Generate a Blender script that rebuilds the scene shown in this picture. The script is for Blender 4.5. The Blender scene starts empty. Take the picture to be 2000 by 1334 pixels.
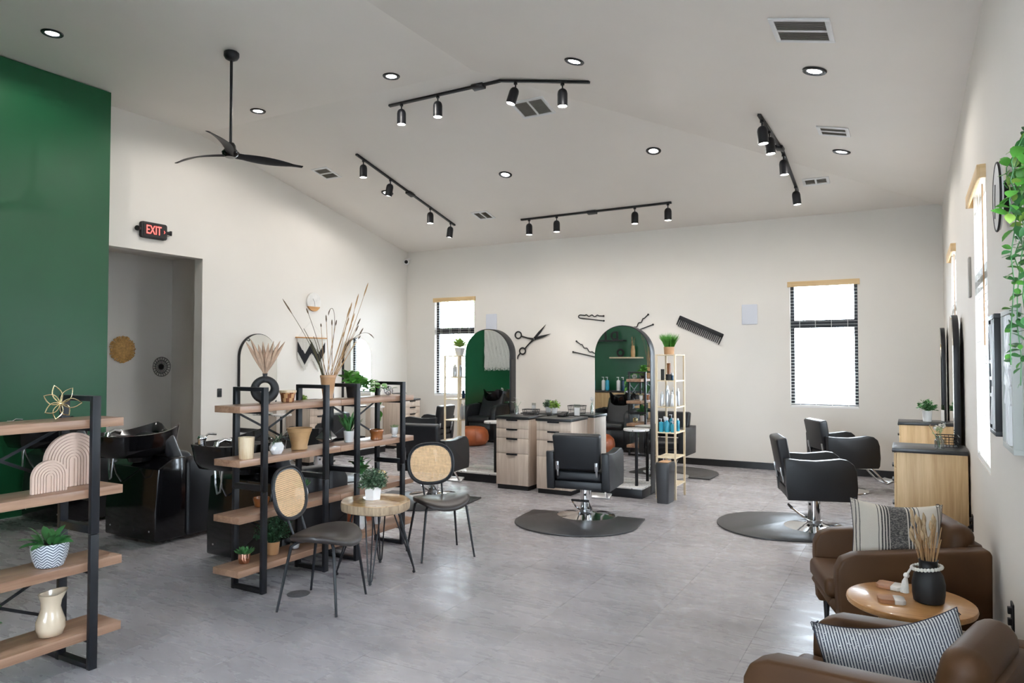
import bpy, bmesh, math, random
from mathutils import Vector, Matrix, Euler
random.seed(7)
PI = math.pi
rad = math.radians
SC = bpy.context.scene
COL = SC.collection

# ------------------------------------------------------------------ camera
cam_d = bpy.data.cameras.new('camera'); cam = bpy.data.objects.new('camera', cam_d); COL.objects.link(cam)
cam_d.sensor_width = 36.0; cam_d.lens = 1395.24 * 36.0 / 2000.0; cam_d.clip_start = .05; cam_d.clip_end = 200
cam.location = (0, 0, 1.6)
cam.rotation_euler = (rad(90 + 1.5396), 0, rad(29.2009))
SC.camera = cam

# ------------------------------------------------------------------ sky, light, exposure
w = bpy.data.worlds.new('sky'); SC.world = w; w.use_nodes = True
nt = w.node_tree; bg = nt.nodes['Background']
bg.inputs['Color'].default_value = (.76, .88, 1.0, 1); bg.inputs['Strength'].default_value = 16.0
SC.view_settings.view_transform = 'Standard'; SC.view_settings.look = 'None'
SC.view_settings.gamma = 1.0; SC.view_settings.use_curve_mapping = False
SC.view_settings.exposure = 0.96
SC.cycles.use_denoising = True
SC.cycles.max_bounces = 8; SC.cycles.diffuse_bounces = 5; SC.cycles.glossy_bounces = 4
SC.cycles.transmission_bounces = 6; SC.cycles.transparent_max_bounces = 16
SC.cycles.caustics_reflective = False; SC.cycles.caustics_refractive = False
SC.cycles.sample_clamp_indirect = 6.0

# ------------------------------------------------------------------ materials
def lin(h):
    h = h.lstrip('#'); c = [int(h[i:i + 2], 16) / 255 for i in (0, 2, 4)]
    return tuple(x / 12.92 if x <= .04045 else ((x + .055) / 1.055) ** 2.4 for x in c)

class NT:
    def __init__(s, m): s.t = m.node_tree; s.n = s.t.nodes; s.l = s.t.links
    def new(s, typ, **kw):
        n = s.n.new(typ)
        for k, v in kw.items(): setattr(n, k, v)
        return n
    def link(s, a, b): s.l.new(a, b)
    def coords(s, scale=(1, 1, 1), kind='Object', rot=(0, 0, 0)):
        c = s.new('ShaderNodeTexCoord'); mp = s.new('ShaderNodeMapping')
        mp.inputs['Scale'].default_value = scale; mp.inputs['Rotation'].default_value = rot
        s.link(c.outputs[kind], mp.inputs['Vector']); return mp.outputs['Vector']
    def noise(s, vec, scale, detail=3, rough=.5, dist=0):
        n = s.new('ShaderNodeTexNoise'); n.inputs['Scale'].default_value = scale
        n.inputs['Detail'].default_value = detail; n.inputs['Roughness'].default_value = rough
        n.inputs['Distortion'].default_value = dist
        if vec is not None: s.link(vec, n.inputs['Vector'])
        return n.outputs['Fac']
    def ramp(s, fac, stops, interp='LINEAR'):
        r = s.new('ShaderNodeValToRGB'); e = r.color_ramp.elements; r.color_ramp.interpolation = interp
        while len(e) < len(stops): e.new(.5)
        for i, (p, c) in enumerate(stops):
            e[i].position = p; e[i].color = (*c, 1)
        s.link(fac, r.inputs['Fac']); return r.outputs['Color']
    def math(s, op, a, b=None):
        m = s.new('ShaderNodeMath', operation=op)
        for i, x in enumerate((a, b)):
            if x is None: continue
            if isinstance(x, (int, float)): m.inputs[i].default_value = x
            else: s.link(x, m.inputs[i])
        return m.outputs[0]
    def bump(s, h, strength, dist=.01):
        b = s.new('ShaderNodeBump'); b.inputs['Strength'].default_value = strength
        b.inputs['Distance'].default_value = dist; s.link(h, b.inputs['Height']); return b.outputs['Normal']

def new_mat(name):
    m = bpy.data.materials.new(name); m.use_nodes = True
    t = NT(m); b = t.n['Principled BSDF']; return m, t, b

def pm(name, col, rough=.5, metal=0, var=.06, vscale=6, bump=0, bscale=200, coat=0, stretch=(1, 1, 1), spec=.5):
    """painted / plastic / metal surface with slight procedural variation"""
    m, t, b = new_mat(name)
    c = lin(col) if isinstance(col, str) else col
    v = t.coords(stretch)
    f = t.noise(v, vscale, 4)
    lo = tuple(x * (1 - var) for x in c); hi = tuple(min(1, x * (1 + var)) for x in c)
    t.link(t.ramp(f, [(.3, lo), (.7, hi)]), b.inputs['Base Color'])
    b.inputs['Roughness'].default_value = rough; b.inputs['Metallic'].default_value = metal
    b.inputs['Coat Weight'].default_value = coat; b.inputs['Specular IOR Level'].default_value = spec
    if bump: t.link(t.bump(t.noise(v, bscale, 2), bump, .004), b.inputs['Normal'])
    return m

def wood(name, c1, c2, axis=1, scale=1.0, rough=.45, coat=0, fine=40):
    """grain running along a local axis"""
    m, t, b = new_mat(name)
    st = [9 * scale, 9 * scale, 9 * scale]; st[axis] = .7 * scale
    v = t.coords(tuple(st))
    f1 = t.noise(v, 1.6, 5, .6, .6)
    st2 = [fine * scale] * 3; st2[axis] = 1.5 * scale
    f2 = t.noise(t.coords(tuple(st2)), 2.0, 3, .6)
    f = t.math('ADD', t.math('MULTIPLY', f1, .7), t.math('MULTIPLY', f2, .3))
    a, c = lin(c1), lin(c2)
    t.link(t.ramp(f, [(.32, a), (.5, tuple((x + y) / 2 for x, y in zip(a, c))), (.68, c)]), b.inputs['Base Color'])
    b.inputs['Roughness'].default_value = rough; b.inputs['Coat Weight'].default_value = coat
    b.inputs['Coat Roughness'].default_value = .06
    t.link(t.bump(f2, .15, .002), b.inputs['Normal'])
    return m

def emit(name, col, strength):
    m, t, b = new_mat(name)
    b.inputs['Base Color'].default_value = (*col, 1); b.inputs['Emission Color'].default_value = (*col, 1)
    b.inputs['Emission Strength'].default_value = strength; return m

def glassy(name, tint=(1, 1, 1), refl=.08):
    m = bpy.data.materials.new(name); m.use_nodes = True; t = NT(m); t.n.clear()
    o = t.new('ShaderNodeOutputMaterial'); mx = t.new('ShaderNodeMixShader')
    tr = t.new('ShaderNodeBsdfTransparent'); tr.inputs['Color'].default_value = (*tint, 1)
    gl = t.new('ShaderNodeBsdfGlossy'); gl.inputs['Roughness'].default_value = .03
    lw = t.new('ShaderNodeLayerWeight'); lw.inputs['Blend'].default_value = .25
    f = t.math('ADD', t.math('MULTIPLY', lw.outputs['Fresnel'], .6), refl)
    t.link(f, mx.inputs['Fac']); t.link(tr.outputs[0], mx.inputs[1]); t.link(gl.outputs[0], mx.inputs[2])
    t.link(mx.outputs[0], o.inputs['Surface']); return m

M = {}
M['wall'] = pm('wall_paint', (.745, .71, .658), .75, var=.015, vscale=1.5, bump=.06, bscale=160)
M['ceil'] = pm('ceiling_paint', (.85, .80, .745), .6, var=.015, vscale=1.2, bump=.05, bscale=140)
M['green'] = pm('green_paint', (.009, .085, .033), .34, var=.05, vscale=2, bump=.03, bscale=160, spec=.36)
M['black'] = pm('black_steel', (.007, .008, .011), .42, var=.15, vscale=20, bump=.05, bscale=400, spec=.38)
M['blackmatte'] = pm('matte_black', (.006, .006, .007), .6, var=.15, vscale=20)
M['blackgloss'] = pm('gloss_black', (.005, .005, .006), .13, var=.1, vscale=8, coat=.2, spec=.4)
M['base'] = pm('black_baseboard', (.008, .008, .009), .35, var=.1)
M['leather'] = pm('black_vinyl', (.0075, .009, .012), .40, var=.12, vscale=9, bump=.18, bscale=350)
M['rubber'] = pm('rubber_mat', (.034, .034, .037), .36, var=.12, vscale=5, bump=.12, bscale=300)
M['chrome'] = pm('chrome', (.75, .76, .78), .09, 1, var=.03)
M['steel'] = pm('brushed_steel', (.55, .56, .58), .3, 1, var=.08, vscale=30)
M['worktop'] = pm('black_laminate', (.018, .019, .021), .33, var=.2, vscale=40)
M['cabwood'] = wood('ash_laminate', '#B5A08E', '#DDCDBE', axis=2, scale=1.1, rough=.45)
M['cabwarm'] = wood('oak_laminate', '#B08C5E', '#D8B98C', axis=2, scale=1.0, rough=.45)
M['shelfwood'] = wood('walnut_board', '#7A5842', '#AC8A72', axis=1, scale=1.2, rough=.32)
M['bamboo'] = wood('pale_bamboo', '#D9C29C', '#EFE2C8', axis=2, scale=2, rough=.5)
M['valance'] = wood('blonde_wood', '#C9A674', '#E0C396', axis=0, scale=1, rough=.5)
M['white'] = pm('white_plastic', (.80, .80, .80), .45, var=.02)
M['whiteceram'] = pm('white_ceramic', (.80, .80, .80), .25, var=.03, coat=.3)
M['slat'] = pm('blind_slat', (.86, .85, .82), .5, var=.02)
M['ventgrey'] = pm('vent_louvre', (.30, .28, .25), .6, var=.1)
M['bulb'] = emit('lamp_lens', (1, .98, .94), 18)
M['mirror'] = pm('mirror_silver', (.90, .92, .91), .012, 1, var=.0)
M['glass'] = glassy('window_glass')
M['clear'] = glassy('clear_glass', (.93, .96, .96), .12)
M['redlit'] = emit('exit_letters', (1.0, .07, .06), 2.2)
M['tanceram'] = pm('tan_ceramic', lin('#B58A62'), .32, var=.1, vscale=7, coat=.2)
M['terra'] = pm('pale_terracotta', lin('#B58F63'), .5, var=.12, vscale=9, bump=.1, bscale=60)
M['brownglaze'] = pm('brown_glaze', lin('#8C5228'), .22, var=.2, vscale=9, coat=.4)
M['beigewood'] = wood('spalted_wood', '#BFA078', '#E2D0B2', axis=2, scale=2.5, rough=.4, coat=.3)
M['copper'] = pm('copper', (.78, .42, .30), .14, 1, var=.06)
M['gold'] = pm('gold_wire', (.80, .68, .40), .25, 1, var=.05)
M['soil'] = pm('potting_soil', (.03, .022, .016), .95, var=.4, vscale=60, bump=.6, bscale=90)
M['leaf'] = pm('green_leaf', (.055, .20, .055), .42, var=.45, vscale=9)
M['leafbright'] = pm('bright_leaf', (.10, .33, .045), .40, var=.4, vscale=9)
M['leafsun'] = pm('sun_painted_leaf', (.30, .42, .20), .5, var=.3, vscale=6)  # lightened leaf colour stands in for sunlight on the tree
M['leafdark'] = pm('dark_leaf', (.022, .085, .035), .45, var=.4, vscale=12)
M['leafgrey'] = pm('grey_green_leaf', (.10, .17, .10), .5, var=.5, vscale=16)
M['leaflime'] = pm('lime_leaf', (.26, .42, .07), .45, var=.35, vscale=10)
M['leafpale'] = pm('pale_succulent', (.30, .40, .20), .5, var=.4, vscale=16)
M['stem'] = pm('plant_stem', (.16, .12, .05), .6, var=.2)
M['straw'] = pm('dried_straw', lin('#A98459'), .7, var=.25, vscale=14)
M['strawdark'] = pm('dried_brown', lin('#5E4A33'), .7, var=.25, vscale=14)
M['olive'] = pm('dried_olive_leaf', lin('#4A4428'), .65, var=.25, vscale=14)
M['pampas'] = pm('pampas_plume', lin('#A88C76'), .9, var=.25, vscale=25, bump=.6, bscale=120)
M['bunny'] = pm('bunny_tail', lin('#AC9473'), .9, var=.2, vscale=30, bump=.6, bscale=160)
M['tanleather'] = pm('tan_leather', lin('#4C3016'), .55, var=.12, vscale=4, bump=.12, bscale=260, spec=.35)
M['pouf'] = pm('cognac_leather', lin('#9A4E26'), .4, var=.28, vscale=6, bump=.25, bscale=40)
M['seatbrown'] = pm('dark_brown_vinyl', (.028, .022, .020), .40, var=.12, vscale=6, bump=.1, bscale=240)
M['cane'] = pm('cane_webbing', lin('#DDB88C'), .6, var=.12, vscale=40)
M['rattan'] = pm('rattan_straw', lin('#C59A5C'), .75, var=.25, vscale=30, bump=.5, bscale=80)
M['yarnblack'] = pm('black_yarn', (.018, .018, .022), .95, var=.3, vscale=60, bump=.5, bscale=200)
M['yarnwhite'] = pm('cream_yarn', (.72, .70, .65), .95, var=.1, vscale=60, bump=.5, bscale=200)
M['blue'] = pm('teal_bottle', (.03, .32, .46), .25, var=.1, coat=.2)
M['navy'] = pm('navy_bottle', (.012, .05, .11), .25, var=.1, coat=.2)
M['silver'] = pm('silver_can', (.62, .64, .66), .28, .7, var=.06)
M['paper'] = pm('white_card', (.78, .78, .77), .6, var=.02)
M['grasspot'] = pm('kraft_pot', lin('#B58E6A'), .7, var=.12, vscale=20)
M['archwood'] = pm('blush_wood', lin('#CDB3A2'), .6, var=.06, vscale=8)
M['cream'] = pm('cream_glaze', lin('#CDBBA2'), .22, var=.1, vscale=6, coat=.4)
M['concrete'] = pm('pavement', (.82, .81, .79), .9, var=.1, vscale=2)
M['speaker'] = pm('speaker_grille', (.62, .64, .70), .7, var=.03, vscale=300)
M['artgrey'] = pm('art_grey', (.50, .52, .49), .6, var=.03)
M['drain'] = pm('drain_metal', (.13, .13, .14), .4, .3, var=.3, vscale=60)
M['screen'] = pm('dark_screen', (.01, .01, .012), .15, var=.1)

def floor_mat():
    m, t, b = new_mat('concrete_look_vinyl')
    v = t.coords((1, 1, 1), 'Object'); g = t.new('ShaderNodeNewGeometry')
    mp = t.new('ShaderNodeMapping'); t.link(g.outputs['Position'], mp.inputs['Vector'])
    mp.inputs['Scale'].default_value = (.55, 1.5, 1); mp.inputs['Rotation'].default_value = (0, 0, rad(12))
    f1 = t.noise(mp.outputs['Vector'], 1.3, 9, .60, .25)
    mp2 = t.new('ShaderNodeMapping'); t.link(g.outputs['Position'], mp2.inputs['Vector'])
    mp2.inputs['Scale'].default_value = (2.2, 7, 1); mp2.inputs['Rotation'].default_value = (0, 0, rad(12))
    f2 = t.noise(mp2.outputs['Vector'], 1.6, 7, .62, .2)
    f = t.math('ADD', t.math('MULTIPLY', f1, .72), t.math('MULTIPLY', f2, .28))
    oi = t.new('ShaderNodeObjectInfo')
    f = t.math('ADD', f, t.math('MULTIPLY', t.math('SUBTRACT', oi.outputs['Random'], .5), .025))
    col = t.ramp(f, [(.28, (.265, .253, .262)), (.44, (.325, .311, .327)), (.56, (.385, .369, .388)), (.74, (.455, .438, .458))])
    t.link(col, b.inputs['Base Color'])
    t.link(t.ramp(f2, [(.3, (.34,) * 3), (.7, (.22,) * 3)]), b.inputs['Roughness'])
    b.inputs['Specular IOR Level'].default_value = .5
    t.link(t.bump(f2, .03, .003), b.inputs['Normal'])
    return m
M['floor'] = floor_mat()

def terrazzo():
    m, t, b = new_mat('terrazzo')
    v = t.coords()
    vo = t.new('ShaderNodeTexVoronoi'); vo.inputs['Scale'].default_value = 38; t.link(v, vo.inputs['Vector'])
    sep = t.new('ShaderNodeSeparateColor'); t.link(vo.outputs['Color'], sep.inputs[0])
    chip = t.math('MULTIPLY', t.math('GREATER_THAN', sep.outputs[0], .72), t.math('LESS_THAN', vo.outputs['Distance'], .33))
    t.link(t.ramp(chip, [(.4, (.74, .72, .71)), (.6, (.16, .14, .13))]), b.inputs['Base Color'])
    b.inputs['Roughness'].default_value = .3; return m
M['terrazzo'] = terrazzo()

def stripes(name, base, dark, stops, freq=1.0, weave=True):
    """woven cloth: stripes across local X (object space), real yarn colours"""
    m, t, b = new_mat(name)
    c = t.new('ShaderNodeTexCoord'); s = t.new('ShaderNodeSeparateXYZ'); t.link(c.outputs['Object'], s.inputs[0])
    x = s.outputs['X']
    if freq > 1:
        nz = t.noise(t.coords((1, 1, 1)), 5, 2)
        xx = t.math('ADD', t.math('MULTIPLY', x, freq), t.math('MULTIPLY', nz, .35))
        fr = t.math('FRACT', xx); f = t.math('GREATER_THAN', fr, .58)
        nz2 = t.noise(t.coords((30, 30, 160)), 2, 2)
        f = t.math('MULTIPLY', f, t.math('GREATER_THAN', nz2, .34))
        col = t.ramp(f, [(.3, base), (.7, dark)])
    else:
        nz = t.noise(t.coords((2, 2, 2)), 3, 2)
        xx = t.math('ADD', x, t.math('MULTIPLY', t.math('SUBTRACT', nz, .5), .012))
        xx = t.math('ADD', t.math('MULTIPLY', xx, 2.0), .5)
        r = t.new('ShaderNodeValToRGB'); r.color_ramp.interpolation = 'CONSTANT'
        e = r.color_ramp.elements
        while len(e) < len(stops): e.new(.5)
        for i, (p, k) in enumerate(stops): e[i].position = p; e[i].color = (k, k, k, 1)
        t.link(xx, r.inputs['Fac'])
        sp = t.new('ShaderNodeSeparateColor'); t.link(r.outputs['Color'], sp.inputs[0])
        nz2 = t.noise(t.coords((90, 90, 200)), 1.2, 2)
        f = t.math('MULTIPLY', sp.outputs[0], t.math('ADD', t.math('MULTIPLY', nz2, 1.1), .35))
        col = t.ramp(f, [(.05, base), (.85, dark)])
    t.link(col, b.inputs['Base Color']); b.inputs['Roughness'].default_value = .9
    t.link(t.bump(t.noise(t.coords((160, 160, 160)), 2, 2), .4, .003), b.inputs['Normal'])
    return m
PS = [(0, 0)]
for p, k in [(.07, 1), (.078, 0), (.10, 1), (.108, 0), (.285, 1), (.292, 0), (.315, 1), (.33, 0), (.345, 1), (.36, 0), (.372, 1), (.392, 0), (.402, .85), (.58, 0), (.592, 1), (.612, 0), (.625, 1), (.64, 0), (.66, 1), (.672, 0), (.70, 1), (.71, 0), (.90, 1), (.908, 0), (.93, 1), (.938, 0)]:
    PS.append((p, k))
M['pillowA'] = stripes('cream_striped_cloth', (.56, .51, .44), (.045, .042, .042), PS)
M['pillowB'] = stripes('pinstriped_cloth', (.60, .60, .60), (.035, .042, .07), [], 100)
M['stitch'] = pm('navy_stitch', (.03, .033, .05), .9, var=.2)

def chevron():
    m, t, b = new_mat('herringbone_glaze')
    c = t.new('ShaderNodeTexCoord'); s = t.new('ShaderNodeSeparateXYZ'); t.link(c.outputs['Object'], s.inputs[0])
    an = t.math('MULTIPLY', t.math('ARCTAN2', s.outputs['Y'], s.outputs['X']), 10 / (2 * PI))
    tri = t.math('PINGPONG', an, .5)
    f = t.math('FRACT', t.math('ADD', t.math('MULTIPLY', s.outputs['Z'], 70), t.math('MULTIPLY', tri, 2.6)))
    f = t.math('GREATER_THAN', f, .5)
    t.link(t.ramp(f, [(.3, (.66, .69, .72)), (.7, (.12, .14, .17))]), b.inputs['Base Color'])
    b.inputs['Roughness'].default_value = .35; return m
M['chevron'] = chevron()

def checker_wood():
    m, t, b = new_mat('pieced_wood')
    c = t.new('ShaderNodeTexCoord'); s = t.new('ShaderNodeSeparateXYZ'); t.link(c.outputs['Object'], s.inputs[0])
    an = t.math('MULTIPLY', t.math('ARCTAN2', s.outputs['Y'], s.outputs['X']), 6 / PI)
    row = t.math('FLOOR', t.math('MULTIPLY', s.outputs['Z'], 32))
    k = t.math('FLOOR', t.math('ADD', an, t.math('MULTIPLY', row, .5)))
    k = t.math('PINGPONG', t.math('ADD', t.math('MULTIPLY', k, 1.0), row), 1.0)
    t.link(t.ramp(k, [(.2, lin('#7A4424')), (.8, lin('#C79A6C'))]), b.inputs['Base Color'])
    b.inputs['Roughness'].default_value = .35; return m
M['piecewood'] = checker_wood()

def live_edge():
    m, t, b = new_mat('polished_slice')
    c = t.new('ShaderNodeTexCoord'); mp = t.new('ShaderNodeMapping'); t.link(c.outputs['Object'], mp.inputs['Vector'])
    ln = t.new('ShaderNodeVectorMath', operation='LENGTH'); t.link(mp.outputs['Vector'], ln.inputs[0])
    nz = t.noise(t.coords((1, 1, 1)), 9, 3)
    f = t.math('FRACT', t.math('ADD', t.math('MULTIPLY', ln.outputs['Value'], 16), t.math('MULTIPLY', nz, 2.2)))
    f = t.math('ADD', t.math('MULTIPLY', f, .4), t.math('MULTIPLY', nz, .6))
    t.link(t.ramp(f, [(.25, lin('#9A6A36')), (.5, lin('#C39A62')), (.75, lin('#DDC09A'))]), b.inputs['Base Color'])
    b.inputs['Roughness'].default_value = .3; b.inputs['Coat Weight'].default_value = 1; b.inputs['Coat Roughness'].default_value = .04
    return m
M['slice'] = live_edge()
M['bark'] = wood('stripped_bark', '#7A6450', '#BFA88A', axis=2, scale=4, rough=.7)
M['tabletop'] = wood('oak_veneer_top', '#A9743F', '#CF9F66', axis=0, scale=1.3, rough=.28, coat=.25)
M['marble'] = pm('pale_marble', (.72, .70, .67), .3, var=.08, vscale=12)
M['cutwood'] = wood('acacia_wood', '#8A5A3C', '#B98763', axis=0, scale=3, rough=.45)

# ------------------------------------------------------------------ mesh helpers
class MB:
    def __init__(s): s.v = []; s.f = []
    def add(s, vs, fs, mx=None):
        o = len(s.v)
        s.v += [tuple(mx @ Vector(p)) for p in vs] if mx is not None else [tuple(p) for p in vs]
        s.f += [tuple(i + o for i in f) for f in fs]; return s
    def box(s, c, d, mx=None):
        x, y, z = (k / 2 for k in d); cx, cy, cz = c
        vs = [(cx + a * x, cy + b * y, cz + e * z) for a in (-1, 1) for b in (-1, 1) for e in (-1, 1)]
        return s.add(vs, [(0, 1, 3, 2), (4, 6, 7, 5), (0, 4, 5, 1), (2, 3, 7, 6), (0, 2, 6, 4), (1, 5, 7, 3)], mx)
    def bb(s, x0, x1, y0, y1, z0, z1, mx=None):
        return s.box(((x0 + x1) / 2, (y0 + y1) / 2, (z0 + z1) / 2), (abs(x1 - x0), abs(y1 - y0), abs(z1 - z0)), mx)
    def lathe(s, prof, n=24, c=(0, 0, 0), mx=None, sx=1, sy=1):
        vs = []; fs = []
        for r, z in prof:
            for i in range(n):
                a = 2 * PI * i / n; vs.append((c[0] + r * sx * math.cos(a), c[1] + r * sy * math.sin(a), c[2] + z))
        for j in range(len(prof) - 1):
            for i in range(n):
                k = (i + 1) % n; fs.append((j * n + i, j * n + k, (j + 1) * n + k, (j + 1) * n + i))
        if prof[0][0] > 1e-5: fs.append(tuple(reversed(range(n))))
        if prof[-1][0] > 1e-5: fs.append(tuple((len(prof) - 1) * n + i for i in range(n)))
        return s.add(vs, fs, mx)
    def tube(s, pts, r, n=8, closed=False, mx=None, cap=True):
        P = [Vector(p) for p in pts]; m = len(P); vs = []; fs = []
        R = r if isinstance(r, (list, tuple)) else [r] * m
        up = Vector((0, 0, 1)); prev = None
        for i in range(m):
            a = P[(i - 1) % m] if (i > 0 or closed) else P[i]; b = P[(i + 1) % m] if (i < m - 1 or closed) else P[i]
            d = (b - a); d = d.normalized() if d.length > 1e-9 else Vector((0, 0, 1))
            if prev is None:
                u = d.cross(up) if abs(d.dot(up)) < .95 else d.cross(Vector((1, 0, 0)))
            else:
                u = prev - d * prev.dot(d)
                if u.length < 1e-6: u = d.cross(up)
            u.normalize(); prev = u; w_ = d.cross(u)
            for k in range(n):
                t = 2 * PI * k / n; vs.append(P[i] + (u * math.cos(t) + w_ * math.sin(t)) * R[i])
        for i in range(m if closed else m - 1):
            for k in range(n):
                q = (i + 1) % m; l = (k + 1) % n
                fs.append((i * n + k, i * n + l, q * n + l, q * n + k))
        if not closed and cap:
            fs.append(tuple(reversed(range(n)))); fs.append(tuple((m - 1) * n + k for k in range(n)))
        return s.add(vs, fs, mx)
    def cyl(s, a, b, r, r2=None, n=16): return s.tube([a, b], [r, r if r2 is None else r2], n)
    def sphere(s, c, r, n=16, m=10, mx=None):
        rx, ry, rz = r if isinstance(r, (tuple, list)) else (r, r, r)
        vs = [(c[0], c[1], c[2] - rz)]; fs = []
        for j in range(1, m):
            p = -PI / 2 + PI * j / m
            for i in range(n):
                a = 2 * PI * i / n; vs.append((c[0] + rx * math.cos(p) * math.cos(a), c[1] + ry * math.cos(p) * math.sin(a), c[2] + rz * math.sin(p)))
        vs.append((c[0], c[1], c[2] + rz)); L = len(vs) - 1
        for i in range(n):
            k = (i + 1) % n; fs.append((0, 1 + k, 1 + i)); fs.append((L, L - n + i, L - n + k))
            for j in range(m - 2): fs.append((1 + j * n + i, 1 + j * n + k, 1 + (j + 1) * n + k, 1 + (j + 1) * n + i))
        return s.add(vs, fs, mx)
    def prism(s, poly, a, b, plane='xy', mx=None):
        """2D outline extruded between a and b along the third axis"""
        def P(u, v, t): return {'xy': (u, v, t), 'yz': (t, u, v), 'xz': (u, t, v)}[plane]
        n = len(poly); vs = [P(u, v, a) for u, v in poly] + [P(u, v, b) for u, v in poly]
        fs = [tuple(reversed(range(n))), tuple(range(n, 2 * n))] + [(i, (i + 1) % n, n + (i + 1) % n, n + i) for i in range(n)]
        return s.add(vs, fs, mx)
    def loft(s, rings, cap0=True, cap1=True, closed=True, mx=None):
        n = len(rings[0]); vs = [p for r in rings for p in r]; fs = []
        for j in range(len(rings) - 1):
            for i in range(n if closed else n - 1):
                k = (i + 1) % n; fs.append((j * n + i, j * n + k, (j + 1) * n + k, (j + 1) * n + i))
        if cap0: fs.append(tuple(reversed(range(n))))
        if cap1: fs.append(tuple((len(rings) - 1) * n + i for i in range(n)))
        return s.add(vs, fs, mx)
    def mesh(s, name, bevel=0, seg=2, smooth=True, ang=35, fix=True):
        bm = bmesh.new(); V = [bm.verts.new(p) for p in s.v]
        for f in s.f:
            try: bm.faces.new([V[i] for i in f])
            except ValueError: pass
        if fix: bmesh.ops.recalc_face_normals(bm, faces=bm.faces[:])
        if bevel:
            es = [e for e in bm.edges if len(e.link_faces) == 2 and e.calc_face_angle(0) > rad(28)]
            bmesh.ops.bevel(bm, geom=es, offset=bevel, segments=seg, profile=.5, affect='EDGES', clamp_overlap=True)
        me = bpy.data.meshes.new(name); bm.to_mesh(me); bm.free()
        if smooth:
            me.polygons.foreach_set('use_smooth', [True] * len(me.polygons)); me.set_sharp_from_angle(angle=rad(ang))
        return me
    def build(s, name, mat, parent=None, bevel=0, seg=2, smooth=True, ang=35, loc=None, rot=None, kind=None, label=None):
        me = s.mesh(name, bevel, seg, smooth, ang); me.materials.append(mat)
        return link(name, me, parent, loc, rot, kind, label)

def link(name, me, parent=None, loc=None, rot=None, kind=None, label=None):
    o = bpy.data.objects.new(name, me); COL.objects.link(o)
    if parent is not None: o.parent = parent
    if loc is not None: o.location = loc
    if rot is not None: o.rotation_euler = rot
    if kind: o['kind'] = kind
    if label: o['label'] = label
    return o

def tag(o, label, cat, group=None):
    o['label'] = label; o['category'] = cat
    if group: o['group'] = group
    return o
def thing(name, label, cat, loc=(0, 0, 0), rz=0, group=None):
    o = bpy.data.objects.new(name, None); COL.objects.link(o); o.empty_display_size = .1
    o.location = loc; o.rotation_euler = (0, 0, rz); return tag(o, label, cat, group)
KIDS = {}
def dup(root, label, loc=None, rz=None, group=None, mats=None):
    """copy a thing with its parts and sub-parts (mesh data shared)"""
    def cp(o, parent):
        c = o.copy(); COL.objects.link(c)
        if parent is not None: c.parent = parent
        for ch in [k for k in list(o.children)]: cp(ch, c)
        return c
    r = cp(root, None); r['label'] = label
    if loc is not None: r.location = loc
    if rz is not None: r.rotation_euler = (0, 0, rz)
    if group: r['group'] = group
    return r
def struct(name, mb, mat, parent=None, **k):
    return mb.build(name, mat, parent, kind='structure' if parent is None else None, **k)
def rrect(wd, hd, r, n=5, cx=0, cy=0):
    p = []
    for (sx, sy, a0) in ((1, 1, 0), (-1, 1, 90), (-1, -1, 180), (1, -1, 270)):
        for i in range(n + 1):
            a = rad(a0 + 90 * i / n); p.append((cx + sx * (wd / 2 - r) + r * math.cos(a), cy + sy * (hd / 2 - r) + r * math.sin(a)))
    return p
def arch_poly(wd, h, z0=0, n=24, inset=0):
    r = wd / 2 - inset; zc = h - wd / 2
    return [(-r, z0), (r, z0)] + [(r * math.cos(PI * i / n), zc + r * math.sin(PI * i / n)) for i in range(n + 1)]
def rotm(rx=0, ry=0, rz=0, loc=(0, 0, 0)): return Matrix.Translation(loc) @ Euler((rx, ry, rz)).to_matrix().to_4x4()

# ------------------------------------------------------------------ room shell
XL, XR, YF, YB = -8.486, .383, 11.03, -4.2
ZC, PX, PY, ZF, ZR = 4.71, -4.068, 6.395, 3.69, 3.655
XG, YG = -8.045, 4.885       # green wall face and its far end
T = .16
def wall_with_holes(u0, u1, z0, ztop, holes, fn):
    """grid of boxes around rectangular holes; fn(u0,u1,z0,z1) adds one solid piece"""
    us = sorted({u0, u1, *[h[0] for h in holes], *[h[1] for h in holes]})
    for a, b in zip(us, us[1:]):
        zs = [(z0, ztop)]
        for h in holes:
            if h[0] <= a + 1e-6 and h[1] >= b - 1e-6:
                nz = []
                for p, q in zs:
                    if h[2] > p: nz.append((p, min(q, h[2])))
                    if h[3] < q: nz.append((max(p, h[3]), q))
                zs = nz
        for p, q in zs: fn(a, b, p, q)

# floor: slab and individual vinyl tiles
FX0, FX1 = -11.4, XR
struct('floor', MB().bb(-11.6, XR + T, YB - T, YF + T, -.12, -.004), M['floor'])
floor_o = bpy.data.objects['floor']
tw, tl, gap = .6, 1.2, .0011
tile_me = MB().bb(-tw / 2 + gap / 2, tw / 2 - gap / 2, -tl / 2 + gap / 2, tl / 2 - gap / 2, -.004, 0).mesh('floor_tile', smooth=False)
tile_me.materials.append(M['floor'])
for kx in range(15):
    xc = XR - tw / 2 - kx * tw; y = YF + (kx % 3) * .4
    while y > -1.2:
        a, b = max(y - tl, -1.2), min(y, YF)
        if b - a > .05:
            if b - a > tl - .01: me, yc = tile_me, (a + b) / 2
            else:
                yc = (a + b) / 2; h = (b - a) / 2 - gap / 2
                me = MB().bb(-tw / 2 + gap / 2, tw / 2 - gap / 2, -h, h, -.004, 0).mesh('floor_tile', smooth=False); me.materials.append(M['floor'])
            link('floor_tile', me, floor_o, (xc, yc, 0))
        y -= tl
MB().bb(-11.5, -8.52, 4.0, 9.0, -.004, 0).build('hall_flooring', M['floor'], floor_o, smooth=False)
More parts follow.
